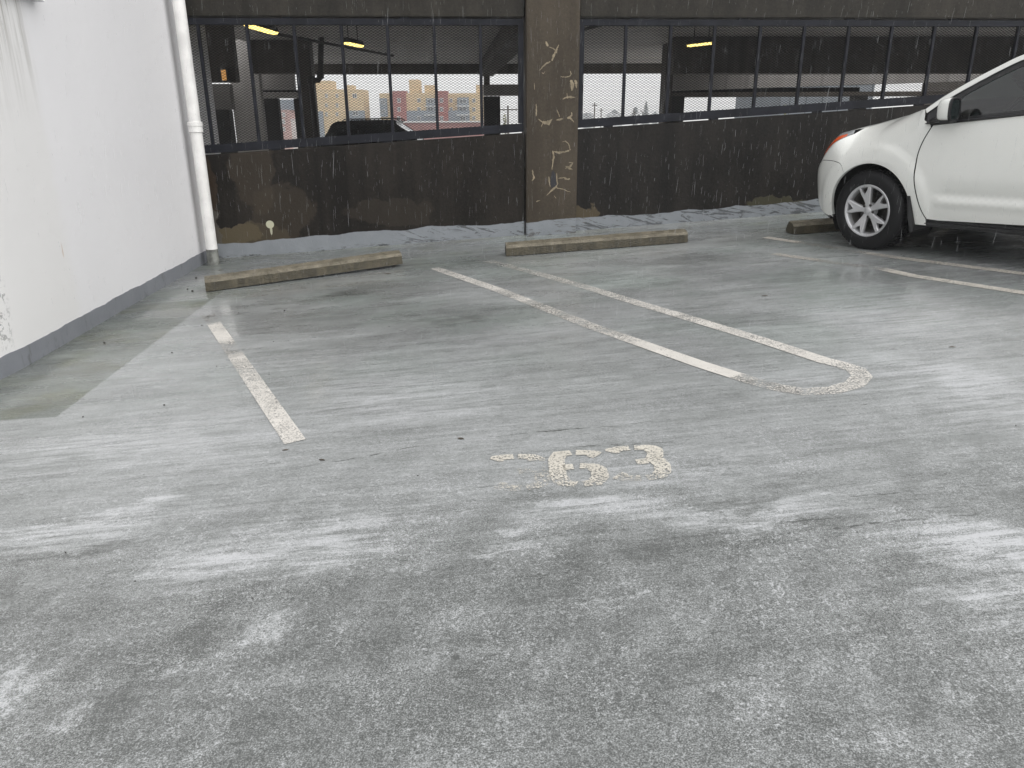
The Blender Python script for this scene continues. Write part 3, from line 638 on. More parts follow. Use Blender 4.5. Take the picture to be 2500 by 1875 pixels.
def ribbon(name, pts, width, mat, parent=None, lift=.004):
    P = [np.array(p, float) for p in pts]; b = B(); L = [0]
    for i in range(len(P)-1): L.append(L[-1]+np.linalg.norm(P[i+1]-P[i]))
    for i, p in enumerate(P):
        d0 = P[i]-P[i-1] if i else P[1]-P[0]; d1 = P[i+1]-P[i] if i < len(P)-1 else d0
        d0 = d0/np.linalg.norm(d0); d1 = d1/np.linalg.norm(d1); d = d0+d1; d /= np.linalg.norm(d); nn = np.array([-d[1], d[0], 0]); k = 1/max(.5, float(d@d0))
        for sg in (1, -1): q = p+nn*width/2*k*sg; b.v.append((q[0], q[1], zg(q[0], q[1])+lift))
    for i in range(len(P)-1): b.f.append((2*i, 2*i+1, 2*i+3, 2*i+2))
    me = bpy.data.meshes.new(name); me.from_pydata(b.v, [], b.f); uvl = me.uv_layers.new(name='UVMap')
    for poly in me.polygons:
        for li in poly.loop_indices:
            vi = me.loops[li].vertex_index; uvl.data[li].uv = (L[vi//2]/L[-1], vi % 2)
    return link(name, me, mat, parent)
def dens(px, step=.08):
    P = [G(*q) for q in px]; out = []
    for a, c in zip(P, P[1:]):
        k = max(1, int(np.linalg.norm(c-a)/step)); out += [a+(c-a)*i/k for i in range(k)]
    return out+[P[-1]]
o = ribbon('stall_line', dens([(507,768),(721,1080)]), .100, mat_paint('worn stripe paint', [(0,.05),(.10,.25),(.14,.68),(.30,.72),(.36,.30),(.42,.35),(.47,.66),(.58,.50),(.72,.68),(1,.76)], seed=1))
tag(recenter(o), 'worn white stripe on the floor at the left, ending beside open concrete', 'painted line')
hp = [(1060,655),(1218,709),(1435,794),(1705,889),(1846,934),(1905,949),(1964,958),(2034,954),(2087,939),(2104,920),(2090,903),(2052,891),(2011,881),(1846,827),(1670,774),(1564,743),(1435,703),(1318,670),(1190,637)]
o = ribbon('stall_line', dens(hp), .100, mat_paint('worn hairpin paint', [(0,.40),(.05,.62),(.15,.56),(.24,.46),(.33,.56),(.37,.85),(.435,1),(.438,.40),(.49,.50),(.55,.62),(.555,.72),(.68,.60),(.85,.46),(1,.30)], seed=5))
tag(recenter(o), 'long worn white hairpin stripe dividing two stalls, rounded end toward the viewer', 'painted line')
o = ribbon('stall_line', dens([(1868,580),(1987,598),(2105,617),(2199,631),(2500,669),(2760,702)]), .095, mat_paint('worn stripe paint by the car', [(0,.8),(.12,.85),(.16,.2),(.32,.2),(.4,.6),(1,.68)], (.60,.56,.50), seed=9))
tag(recenter(o), 'faded white stripe passing right under the white car front wheel', 'painted line')
o = ribbon('stall_line', dens([(1888,620),(2045,643),(2152,657),(2228,674),(2500,716),(2760,756)]), .095, mat_paint('faint stripe paint', [(0,.5),(.1,.55),(.2,.3),(.35,.25),(.42,.66),(1,.74)], (.62,.58,.52), seed=13))
tag(recenter(o), 'faint broken white stripe on the viewer side of the white car', 'painted line')
# stencilled stall number 363
def num_px(x, y): return G(1100+x/3.16, 1000+y/3.16)
ST3 = [[(.0,.83),(.10,.91),(.40,.93)], [(.50,.93),(.75,.92),(.90,.82),(.88,.66),(.83,.585),(.90,.50),(.96,.38),(.94,.2),(.82,.09),(.60,.06)], [(.47,.50),(.70,.52)], [(.49,.06),(.2,.08),(.02,.17)]]
ST6 = [[(.42,.93),(.18,.90),(.10,.74),(.10,.3),(.18,.12),(.42,.06)], [(.21,.52),(.42,.53)], [(.52,.93),(.78,.91),(.96,.82)], [(.55,.54),(.80,.52),(.90,.40),(.90,.22),(.78,.09),(.55,.06)]]
digs = [('3', ST3, [(340,352),(700,345),(355,640),(745,612)], [(0,.36),(.2,.36),(.5,.34),(.74,.18),(.80,.66),(1,.7)]),
        ('6', ST6, [(770,325),(1140,312),(800,612),(1215,585)], [(0,.50),(.4,.58),(.8,.72),(1,.78)]), ('3', ST3, [(1225,292),(1600,270),(1285,562),(1680,540)], [(0,.42),(.3,.52),(.8,.64),(1,.72)])]
c0 = G(1430, 1150); root = empty('stall_number', c0, 'stencilled stall number 363 in worn cream paint on the floor', 'painted number')
for di, (ch, strokes, cor, wear) in enumerate(digs):
    tl, tr, bl_, br_ = [num_px(*q) for q in cor]
    mt = mat_paint('stencil paint '+'abc'[di], wear, (.66,.625,.55), seed=20+di*3, u_is=1, ghost=.08)
    b = B(); uvs = []
    mapd = lambda x, y: (bl_*(1-x)+br_*x)*(1-y) + (tl*(1-x)+tr*x)*y
    for st in strokes:
        P = [np.array(q) for q in st]; Q = []
        for a, c in zip(P, P[1:]): Q += [a+(c-a)*i/3 for i in range(3)]
        Q.append(P[-1]); asp = .60; o0 = len(b.v); Wd = .20
        for i, p in enumerate(Q):
            d = (Q[min(i+1, len(Q)-1)]-Q[max(i-1, 0)])*np.array([asp, 1]); d /= np.linalg.norm(d); nn = np.array([-d[1]/asp, d[0]])
            ends = .72 if i in (0,) and len(st) > 2 and abs(st[0][0]-.0) < .01 else 1
            for sg in (1, -1):
                q = p + nn*Wd/2*sg*ends*(.72 if abs(d[0]) > .8 else 1); wv = mapd(q[0], q[1]); b.v.append((wv[0], wv[1], zg(wv[0], wv[1])+.004)); uvs.append((q[0], q[1]))
        for i in range(len(Q)-1): b.f.append((o0+2*i, o0+2*i+1, o0+2*i+3, o0+2*i+2))
    me = bpy.data.meshes.new('digit'); me.from_pydata(b.v, [], b.f); uvl = me.uv_layers.new(name='UVMap')
    for li, lp in enumerate(me.loops): uvl.data[li].uv = uvs[lp.vertex_index]
    link('digit', me, mt, root)
# ------------------------------------------------------------------ white car
n_ = np.array([-GX, -GY, 1.]); n_ /= np.linalg.norm(n_)
hd = np.array([-math.sin(TH), math.cos(TH), 0]); hd -= n_*(hd@n_); hd /= np.linalg.norm(hd); lt = np.cross(n_, hd)
CO = np.array([3.98811, 7.27394, zg(3.98811, 7.27394)])
cm = Matrix.Identity(4)
for i in range(3): cm[i][0] = hd[i]; cm[i][1] = lt[i]; cm[i][2] = n_[i]; cm[i][3] = CO[i]
# car local frame: x forward, y to its left side (towards the viewer), z up
CAR = empty('parked_car', CO, 'white compact crossover car parked nose in at the right, front tyre at its wheel stop', 'car', mat=cm)
def mat_carpaint():
    n = NT('pearl white car paint'); c = n.mix(n.noise(2, 3), (.80,.805,.765), (.83,.835,.80))
    d = n.math('MULTIPLY', n.rng(n.noise(40, 4, .7), .6, .7), .08)
    return n.set(n.mix(d, c, (.4,.4,.38)), .28, 0, n.bump(n.noise(3, 2), .02, .01), .5, coat=.9)
PAINT = mat_carpaint()
BLK = plain('black trim plastic', (.012,.012,.013), .35); RUB = plain('wet tyre rubber', (.011,.011,.012), .5, bump=.4, scale=14, spec=.25); DARK = plain('dark underbody', (.008,.008,.008), .7)
ALU = plain('silver alloy paint', (.55,.55,.56), .36, .45, noise=.03); ALUD = plain('dull rim barrel', (.22,.21,.20), .4, .7); STEEL = plain('brake disc steel', (.05,.045,.042), .35, .8)
def mat_glass(name, tint, fac=.55):
    n = NT(name); tr = n.t.nodes.new('ShaderNodeBsdfTransparent'); n.I(tr.inputs[0], n.mix(n.noise(3, 2), tuple(c*.95 for c in tint), tint)); gl = n.t.nodes.new('ShaderNodeBsdfGlossy'); gl.inputs['Roughness'].default_value = .03
    n.L(n.bump(n.rng(n.voro(55), .25, .0), .12, .003), gl.inputs['Normal'])
    fr = n.t.nodes.new('ShaderNodeFresnel'); fr.inputs[0].default_value = 1.5; mx = n.t.nodes.new('ShaderNodeMixShader')
    n.L(n.math('ADD', fr.outputs[0], .05), mx.inputs[0]); n.L(tr.outputs[0], mx.inputs[1]); n.L(gl.outputs[0], mx.inputs[2]); n.L(mx.outputs[0], n.out.inputs[0]); return n.m
GLASS = mat_glass('tinted car glass', (.15,.19,.175))
def lerp_curve(pts, x): xs = [p[0] for p in pts]; ys = [p[1] for p in pts]; return float(np.interp(x, xs, ys))
def sm(a, b_, x): t = min(1, max(0, (x-a)/(b_-a))); return t*t*(3-2*t)
WX, WZ = .085, .345                         # front axle
RX = WX-2.69
HLN = [(-.60,1.30),(-.45,1.235),(-.354,1.194),(-.242,1.166),(-.125,1.143),(.12,1.10),(.30,1.055),(.40,1.024),(.432,1.018),(.535,.99),(.606,.936),(.672,.851),(.70,.757),(.80,.63),(.9,.50)]
ZT = [(-4,1.5),(-.6,1.40),(-.45,1.262)] + [(x_, z_+.022+.085*max(0, min(1, (x_-.15)/.3))) for x_, z_ in HLN if x_ > -.4] + [(1.0,.55)]
def w_x(x):
    if x > .30: t = min(1, (x-.30)/.70); return .875*(1-t**2.6)**(1/2.2)*.985+.012
    if x < -3.1: t = min(1, (-3.1-x)/.62); return .875*(1-.35*t**2.4)
    return .875
def Wd(x, z):
    w_ = w_x(x); zt = lerp_curve(ZT, x); zs = .72 if x > -.2 else .72; 
    if z < .62: y = w_ - .30*max(0, .62-z)**1.7 - .02*max(0,.62-z)
    else:
        if x < -.30: t = (z-.62)/.5; y = w_ - .030*t*t
        else:
            k = sm(-.45, .40, x); ya = w_ - .030*((z-.62)/.5)**2
            u = min(.9999, max(0, (z-.62)/(zt-.62))); pw_ = 3.0+1.6*sm(.3, -.2, x)+2.2*sm(.35, .55, x); yb = w_*(1-u**pw_)**(1/2.1)
            y = ya*(1-k)+yb*k
    for ax in (WX, RX):
        d = math.hypot(x-ax, z-WZ); y += .016*(sm(.60, .52, d) if z > .1 else 0)*sm(.38,.42,d)
    if x < -.45 and x > -3.0:               # lower door moulding
        e = sm(-.45, -.62, x); c = .462+.02*(-x-.5)*.4
        y += e*(.016*math.exp(-((z-c)/.035)**2) - .010*math.exp(-((z-c-.06)/.03)**2))
        y -= e*.02*sm(.66, .56, z)*sm(.36, .5, z)*.5
    return y
def patch(name, outline, mat, fn=Wd, off=0., step=.035, holes=(), side=1, parent=None, normals=True):
    V = [Vector(p) for p in outline]; E = [(i, (i+1) % len(V)) for i in range(len(V))]
    def dn(V, pts):
        o = len(V); V += [Vector(p) for p in pts]; return [(o+i, o+(i+1) % len(pts)) for i in range(len(pts))]
    for h in holes: E += dn(V, h)
    def inside(p, poly):
        c = False; j = len(poly)-1
        for i in range(len(poly)):
            a, b_ = poly[i], poly[j]
            if (a[1] > p[1]) != (b_[1] > p[1]) and p[0] < (b_[0]-a[0])*(p[1]-a[1])/(b_[1]-a[1])+a[0]: c = not c
            j = i
        return c
    xs = [p[0] for p in outline]; zs = [p[1] for p in outline]
    def far(p):
        for poly in [outline]+list(holes):
            for i in range(len(poly)):
                a = Vector(poly[i]); b_ = Vector(poly[(i+1) % len(poly)]); q = Vector(p); ab = b_-a; t = max(0, min(1, (q-a).dot(ab)/max(1e-9, ab.length_squared)))
                if (q-(a+ab*t)).length < step*.4: return False
        return True
    x = min(xs)+step*.5; r_ = 0
    while x < max(xs):
        z = min(zs)+step*(.5 if r_ % 2 else .0)
        while z < max(zs):
            if inside((x, z), outline) and not any(inside((x, z), h) for h in holes) and far((x, z)): V.append(Vector((x, z)))
            z += step
        x += step*.87; r_ += 1
    vo, eo, fo, *_ = delaunay_2d_cdt(V, E, [], 1, 1e-5)
    fo = [f for f in fo if not any(inside(((vo[f[0]].x+vo[f[1]].x+vo[f[2]].x)/3, (vo[f[0]].y+vo[f[1]].y+vo[f[2]].y)/3), h) for h in holes)]
    vs = [(p.x, (fn(p.x, p.y)+off)*side, p.y) for p in vo]
    me = bpy.data.meshes.new(name); me.from_pydata(vs, [], [tuple(f) if side < 0 else tuple(reversed(f)) for f in fo]); me.update()
    if normals:
        e = .012; N = []
        for p in vo:
            dx = (fn(p.x+e, p.y)-fn(p.x-e, p.y))/(2*e); dz = (fn(p.x, p.y+e)-fn(p.x, p.y-e))/(2*e); v = Vector((-dx, 1, -dz)).normalized(); v.y *= side; N.append(v)
        me.polygons.foreach_set('use_smooth', [True]*len(me.polygons))
        # keep winding outward
        if len(me.polygons):
            s_ = sum(p.normal.y*side*p.area for p in me.polygons)
            if s_ < 0: me.flip_normals()
        me.normals_split_custom_set_from_vertices(N)
    return link(name, me, mat, parent or CAR, world=False)
def smoothpts(P, k=6, closed=False):
    out = []; n = len(P)
    for i in range(n if closed else n-1):
        p0, p1, p2, p3 = [Vector(P[j % n] if closed else P[max(0, min(n-1, j))]) for j in (i-1, i, i+1, i+2)]
        for q in range(k):
            t = q/k; out.append(tuple(.5*((2*p1)+(p2-p0)*t+(2*p0-5*p1+4*p2-p3)*t*t+(3*p1-p0-3*p2+p3)*t**3)))
    if not closed: out.append(tuple(P[-1]))
    return out
def arch(ax, r, a0, a1, k=28): return [(ax+r*math.cos(R(a0+(a1-a0)*i/k)), WZ+r*math.sin(R(a0+(a1-a0)*i/k))*1.0) for i in range(k+1)]
AR = .418
def hoodline(x): return lerp_curve(HLN, x)
doorF = smoothpts([(-.425,1.058),(-.372,.953),(-.342,.859),(-.333,.764),(-.345,.625),(-.380,.486),(-.415,.391),(-.458,.318)], 5)
archF = arch(WX, AR, -14, 192)
# fender: from bumper seam over the arch to the door gap and up to the hood line
seam = smoothpts([(.700,.757),(.60,.765),(.485,.763),(.395,.742),(WX+AR*math.cos(R(50.5)), WZ+AR*math.sin(R(50.5)))], 4)
hl_in = smoothpts([(.664,.766),(.582,.864),(.505,.930),(.408,.985)], 5)
top = [(x, hoodline(x)) for x in np.linspace(.385, -.26, 16)]
fend = [seam[0]] + hl_in[1:] + top + [(-.300,1.176),(-.335,1.182),(-.345,1.13),(-.345,1.10),(-.405,1.062)] + [(x+.006, z) for x, z in doorF[1:]] + [(-.452,.262),(-.36,.262)] + [p for p in reversed(arch(WX, AR, 50.5, 192))] + list(reversed(seam[1:-1]))
def yb(x, z): return Wd(x, z)
lowb = smoothpts([(.703,.752),(.755,.70),(.800,.62),(.812,.545),(.795,.44),(.745,.35),(.66,.288),(.50,.255),(.49,.262)], 4)
bump_ = [(x, z-.005) for x, z in seam] + [p for p in reversed(arch(WX, AR, -11, 50))] + list(reversed(lowb))
for side in (1, -1):
    patch('fender', fend, PAINT, side=side)
    bp = [(x, z) for x, z in bump_]
    patch('front_bumper', bp, PAINT, side=side)
    hl = smoothpts([(.700,.762),(.672,.851),(.606,.936),(.535,.99),(.432,1.018)], 5)
    hlo = hl + [(x+.004, z+.002) for x, z in reversed(hl_in[1:])]
    h = patch('headlight', hlo, mat_glassy if False else plain('grey headlight lens', (.20,.21,.215), .12, coat=1), side=side, off=.002)
    mid = [((a[0]*k_+b_[0]*(1-k_)), (a[1]*k_+b_[1]*(1-k_))) for k_, a, b_ in zip([.98-.45*i/11 for i in range(12)], [hl[int(i*(len(hl)-1)/12)] for i in range(12)], [hl_in[int(i*(len(hl_in)-1)/12)] for i in range(12)])]
    inn_ = [hl_in[int(i*(len(hl_in)-1)/12)] for i in range(12)]
    am = mid[1:] + [(x+.005, z+.003) for x, z in reversed(inn_[1:])]
    patch('amber_marker', am, plain('amber marker lens', (.55,.085,.02), .15, coat=1), side=side, off=.0045, parent=h)
    # doors
    beltF = [(x, 1.062+(-.42-x)*.085) for x in np.linspace(-.43, -1.50, 14)]
    dF = [(x-.004, z) for x, z in doorF][1:] ; dF = [(-.432,1.060)] + dF + [(-.55,.312),(-1.50,.345)] + [(-1.50,.7)] + list(reversed(beltF))[:-1]
    d = patch('front_door', dF, PAINT, side=side)
    b = B(); x0 = -1.36
    hy = Wd(x0, .93)
    b.tube([(x0-.09,(hy-.005)*side,.925),(x0-.07,(hy+.035)*side,.93),(x0,(hy+.042)*side,.935),(x0+.07,(hy+.035)*side,.93),(x0+.09,(hy-.005)*side,.93)], .013, 10); b.obj('handle', PAINT, d, smooth=True, world=False)
    beltR = [(x, 1.062+(-.42-x)*.085) for x in np.linspace(-1.508, -2.50, 12)]
    dR = [(-1.508,.345),(-2.05,.352)] + [(x, z) for x, z in arch(RX, AR+.02, 12, 84)][:] + [(-2.46,.80)] + list(reversed(beltR))
    dR = [(-1.508,.345),(-2.12,.352)] + [(x-.0,z) for x, z in arch(RX, AR+.03, 8, 70)] + [(-2.44,.86),(-2.50,1.0)] + list(reversed(beltR))
    patch('rear_door', dR, PAINT, side=side)
    beltQ = [(x, 1.062+(-.42-x)*.085) for x in np.linspace(-2.508, -3.55, 10)]
    q = [(-2.508,1.0),(-2.448,.86)] + [(x-.006, z+.002) for x, z in arch(RX, AR+.03, 70, 8)][:1] + arch(RX, AR, 66, 190) + [(-3.10,.30),(-3.45,.36),(-3.60,.5),(-3.62,.75),(-3.58,1.0)] + list(reversed(beltQ))
    patch('rear_quarter', q, PAINT, side=side)
    # wheel arch lip turning inward
    for ax, a0, a1 in ((WX, -10, 191), (RX, -4, 190)):
        b = B(); A = arch(ax, AR, a0, a1, 44)
        for x, z in A:
            y = Wd(x, z); ux, uz = (x-ax)/AR, (z-WZ)/AR
            for o, r_ in ((.0, 0), (.006, -.004), (.0, -.010), (-.03, -.012)): b.v.append((x+ux*r_, (y+(.001 if o == 0 and r_ == 0 else o*.3 if o > 0 else o))*side, z+uz*r_))
        for i in range(len(A)-1):
            for j in range(3): b.f.append((i*4+j, i*4+j+1, (i+1)*4+j+1, (i+1)*4+j))
        b.obj('arch_lip', PAINT, CAR, smooth=True, world=False)
        # dark wheel well
        b = B(); A = arch(ax, AR+.012, -30, 210, 36)
        for x, z in A:
            y = Wd(x, max(.3, z))-.025; b.v += [(x, y*side, z), (x, .52*side, z)]
        for i in range(len(A)-1): b.f.append((2*i, 2*i+1, 2*i+3, 2*i+2))
        k0 = len(b.v); b.v.append((ax, .52*side, WZ)); 
        for i in range(len(A)-1): b.f.append((2*i+1, 2*i+3, k0))
        b.obj('wheel_well', DARK, CAR, world=False)
    # dark backing behind panel gaps
    def back(xa, xb, za, zb_):
        bk = B(); P = []
        K = int((xb-xa)/.05)
        for i in range(K+1):
            x = xa+(xb-xa)*i/K
            for z in np.linspace(za, zb_, 9): bk.v.append((x, (Wd(x, z)-.022)*side, z))
        for i in range(K):
            for j in range(8): bk.f.append((i*9+j, i*9+j+1, (i+1)*9+j+1, (i+1)*9+j))
        return bk
    bk = back(-2.10, -.36, .30, 1.05); b2 = back(-.45, .40, .80, 1.0); b3 = back(-3.5, -2.3, .83, 1.1)
    for q_ in (b2, b3): bk.add(q_.v, q_.f)
    bk.add([(.52,Wd(.52,z)*side-.02*side,z) for z in (.6,.68,.76,.82)]+[(.68,Wd(.68,z)*side-.02*side,z) for z in (.6,.68,.76,.82)], [(0,1,5,4),(1,2,6,5),(2,3,7,6)])
    bk.obj('inner_panel', DARK, CAR, world=False)
    # sill and mud flap
    b = B(); b.box(-2.2, -.42, min(.62*side,.835*side), max(.62*side,.835*side), .255, .312); b.obj('sill', BLK, CAR, bevel=.02, world=False)
    b = B(); P = [(-.290,.50),(-.300,.42),(-.318,.32),(-.325,.215),(-.332,.195),(-.352,.195),(-.362,.215),(-.352,.30),(-.338,.40),(-.318,.50)]
    n1 = len(P); b.v = [(x, (.885 if z > .3 else .86)*side, z) for x, z in P]+[(x, .62*side, z) for x, z in P]
    b.f = [tuple(range(n1)), tuple(reversed(range(n1, 2*n1)))]+[(i, (i+1) % n1, n1+(i+1) % n1, n1+i) for i in range(n1)]; b.obj('mud_flap', BLK, CAR, world=False)
    b = B(); b.v = [(.50,.83*side,.262),(.66,.72*side,.292),(.64,.5*side,.27),(.48,.6*side,.24),(.50,.83*side,.235),(.66,.72*side,.262),(.64,.5*side,.25),(.48,.6*side,.22)]
    b.f = [(0,1,2,3),(4,5,6,7),(0,1,5,4),(1,2,6,5),(2,3,7,6),(3,0,4,7)]; b.obj('air_dam', BLK, CAR, world=False)

# hood, nose, windscreen, roof
def YS(x, z): return max(.2, .862-.36*(z-1.06))
b = B(); xs = list(np.linspace(-.30, .80, 34)); K = 22
for x in xs:
    zt = lerp_curve(ZT, x); w_ = w_x(x); k = sm(-.30, .05, x)
    zl = hoodline(x); zt = zl+.022
    y0 = Wd(x, zl)
    for j in range(K+1):
        t = j/K*2-1; y = y0*t; u = min(1, abs(t)); z = zl+(zt+.02-zl)*(1-u**2.6); b.v.append((x, y, z))
for i in range(len(xs)-1):
    for j in range(K): b.f.append((i*(K+1)+j, i*(K+1)+j+1, (i+1)*(K+1)+j+1, (i+1)*(K+1)+j))
b.obj('hood', PAINT, CAR, smooth=True, world=False)
b = B(); zz = np.linspace(.26, .76, 12)
for z in zz:
    xe = lerp_curve([(.26,.62),(.29,.66),(.35,.745),(.44,.795),(.545,.812),(.62,.80),(.70,.755),(.76,.70)], z); y0 = Wd(xe, z)
    for j in range(25):
        t = j/12-1; b.v.append((xe+(.99-.06*abs(z-.5)/.25-xe)*(1-abs(t)**2.4), y0*t, z))
for i in range(11):
    for j in range(24): b.f.append((i*25+j, i*25+j+1, (i+1)*25+j+1, (i+1)*25+j))
b.obj('bumper_cover', PAINT, CAR, smooth=True, world=False)
b = B(); b.hexa([(.93,-.30,.50),(.93,.30,.50),(1.0,.30,.50),(1.0,-.30,.50),(.88,-.34,.66),(.88,.34,.66),(.965,.34,.66),(.965,-.34,.66)]); b.obj('grille', BLK, CAR, bevel=.01, world=False)
up = smoothpts([(-.325,1.180),(-.446,1.268),(-.643,1.383),(-.831,1.478),(-.965,1.535),(-1.20,1.600),(-1.6,1.645),(-2.2,1.645),(-2.9,1.60),(-3.25,1.50),(-3.48,1.27),(-3.58,1.10)], 5)
def crossrow(x, z, bulge, crown):
    y0 = YS(x, z); r_ = []
    for j in range(17):
        t = j/8-1; r_.append((x+bulge*(1-t*t), y0*t, z+crown*(1-abs(t)**2.3)))
    return r_
rows = []
for x, z in up:
    f = sm(-1.25, -.35, x); rr_ = sm(-2.9, -3.5, x); rows.append(crossrow(x, z, .26*f-.12*rr_, .045*(1-f)*(1-rr_)+.02*f))
gi = [i for i, (x, z) in enumerate(up) if x > -1.12][-1]; ge = [i for i, (x, z) in enumerate(up) if x < -3.2][0]
def strip(i0, i1, j0, j1, name, mat, dz=0.):
    b = B(); 
    for i in range(i0, i1+1):
        for j in range(j0, j1+1): p = rows[i][j]; b.v.append((p[0], p[1], p[2]+dz))
    c = j1-j0+1
    for i in range(i1-i0):
        for j in range(c-1): b.f.append((i*c+j, i*c+j+1, (i+1)*c+j+1, (i+1)*c+j))
    return b.obj(name, mat, CAR, smooth=True, world=False)
strip(0, gi, 1, 15, 'windscreen', GLASS); strip(0, gi, 0, 1, 'roof_pillar', PAINT); strip(0, gi, 15, 16, 'roof_pillar', PAINT)
strip(gi, ge, 0, 16, 'roof', PAINT); strip(ge, len(up)-1, 0, 16, 'rear_window', GLASS)
b = B(); b.hexa([(-3.60,-.80,.42),(-3.60,.80,.42),(-3.45,.80,.42),(-3.45,-.80,.42),(-3.63,-.80,1.10),(-3.63,.80,1.10),(-3.45,.80,1.10),(-3.45,-.80,1.10)]); b.obj('tailgate', PAINT, CAR, bevel=.03, world=False)
def shift(P, d):
    out = []
    for i, p in enumerate(P):
        a = Vector(P[max(0, i-1)]); c = Vector(P[min(len(P)-1, i+1)]); t = (c-a).normalized(); nrm = Vector((t.y, -t.x))
        if nrm.y > 0: nrm = -nrm
        out.append((p[0]+nrm.x*d, p[1]+nrm.y*d))
    return out
belt = lambda x: 1.062+(-.42-x)*.085
u0 = [p for p in up if p[0] > -3.3]; lo = shift(u0, .036)
for side in (1, -1):
    patch('roof_pillar', u0 + list(reversed(lo)), PAINT, fn=YS, side=side, step=.03)
    lob = [p for p in lo if p[0] > -3.15]
    outer = [(-.338, 1.066), (-.345,1.10)] + [(x, z-.002) for x, z in lob] + [(-3.15, belt(-3.15)+.008)] + [(x, belt(x)+.008) for x in np.linspace(-3.0, -.45, 14)]
    lg = [p for p in shift(u0, .078)]
    gx = lambda a, c: [p for p in lg if a >= p[0] >= c]
    g1 = [(-.640, belt(-.64)+.034), (-.575,1.225)] + gx(-.60, -1.44) + [(-1.455, belt(-1.45)+.034)]
    g2 = [(-1.54, belt(-1.54)+.034)] + [(-1.535,1.56)] + gx(-1.56, -2.36) + [(-2.40, belt(-2.4)+.034)]
    g3 = [(-2.48, belt(-2.48)+.034), (-2.47,1.53)] + gx(-2.5, -2.95) + [(-3.02, belt(-3.0)+.06)]
    YB = lambda x, z: YS(x, z)-.012
    patch('window_frame', outer, BLK, fn=YB, side=side, holes=[g1, g2, g3], step=.04)
    for gp in (g1, g2, g3): patch('side_window', gp, GLASS, fn=lambda x, z: YS(x, z)-.019, side=side, step=.08)
    # chrome-less black belt strip
    bs = B(); bs.tube([(x, (YS(x, belt(x))+.006)*side, belt(x)+.004) for x in np.linspace(-.42, -3.1, 12)], .010, 6); bs.obj('belt_strip', BLK, CAR, smooth=True, world=False)
    # door mirror
    mo = B(); my = .955*side
    c = Vector((-.60, my, 1.175))
    def ring(x, ry, rz, k=20, p=3.2, dz=0):
        out = []
        for i in range(k):
            a = 2*math.pi*i/k; ca, sa = math.cos(a), math.sin(a); out.append((x, c.y+ry*(abs(ca)**(2/p))*(1 if ca > 0 else -1), c.z+dz+rz*(abs(sa)**(2/p))*(1 if sa > 0 else -1)))
        return out
    prof = [(-.535,.02,.02,-.005),(-.539,.038,.048,-.003),(-.552,.056,.072,0),(-.58,.066,.086,0),(-.62,.068,.090,0),(-.647,.067,.089,0)]
    for x, ry, rz, dz in prof: mo.v += ring(x, ry, rz, dz=dz)
    for i in range(len(prof)-1):
        for j in range(20): mo.f.append((i*20+j, i*20+(j+1) % 20, (i+1)*20+(j+1) % 20, (i+1)*20+j))
    mo.f.append(tuple(range(20)))
    mir = mo.obj('door_mirror', PAINT, CAR, smooth=True, world=False)
    q = B(); 
    for x, ry, rz in ((-.646,.069,.091),(-.662,.067,.088),(-.664,.057,.077),(-.655,.055,.075)): q.v += ring(x, ry, rz)
    for i in range(3):
        for j in range(20): q.f.append((i*20+j, i*20+(j+1) % 20, (i+1)*20+(j+1) % 20, (i+1)*20+j))
    q.obj('mirror_bezel', BLK, mir, smooth=True, world=False)
    q = B(); q.v = ring(-.657, .056, .076); q.f = [tuple(range(20))]; q.obj('mirror_glass', plain('mirror glass', (.10,.13,.13), .06, .9), mir, world=False)
    q = B(); q.hexa([(-.350,.868*side,1.063),(-.60,.87*side,1.085),(-.63,.97*side,1.10),(-.56,.97*side,1.10),(-.40,.83*side,1.115),(-.58,.80*side,1.20),(-.63,.98*side,1.135),(-.55,.98*side,1.13)]); q.obj('mirror_foot', BLK, mir, bevel=.008, world=False)
    q = B(); q.box(-.66, -.56, min((.88*side),(1.02*side)), max((.88*side),(1.02*side)), 1.082, 1.118); q.obj('mirror_skirt', BLK, mir, bevel=.014, world=False)
# underbody, floor tub
b = B(); b.box(-3.4, .78, -.50, .50, .20, .70); b.box(-2.15, -.42, -.74, .74, .24, .50); b.obj('underbody', DARK, CAR, bevel=.03, world=False)
# interior
INT = plain('grey cabin trim', (.075,.078,.075), .6); SEAT = plain('dark seat cloth', (.045,.046,.046), .8, bump=.5, scale=20)
b = B(); b.hexa([(-.62,-.72,.70),(-.62,.72,.70),(-.25,.72,.70),(-.25,-.72,.70),(-.66,-.70,1.075),(-.66,.70,1.075),(-.10,.62,1.10),(-.10,-.62,1.10)]); b.obj('dashboard', INT, CAR, bevel=.04, world=False)
b = B(); th_ = [2*math.pi*i/28 for i in range(29)]; tl = R(24)
b.tube([(-.78-.18*math.sin(t)*math.sin(tl), .36+.185*math.cos(t), 1.06+.185*math.sin(t)*math.cos(tl)) for t in th_], .015, 8, cap=False)
b.tube([(-.77,.18,1.06),(-.75,.36,1.045),(-.77,.54,1.06)], .014, 6); b.tube([(-.75,.36,1.045),(-.72,.36,.90)], .022, 8); b.obj('steering_wheel', BLK, CAR, smooth=True, world=False)
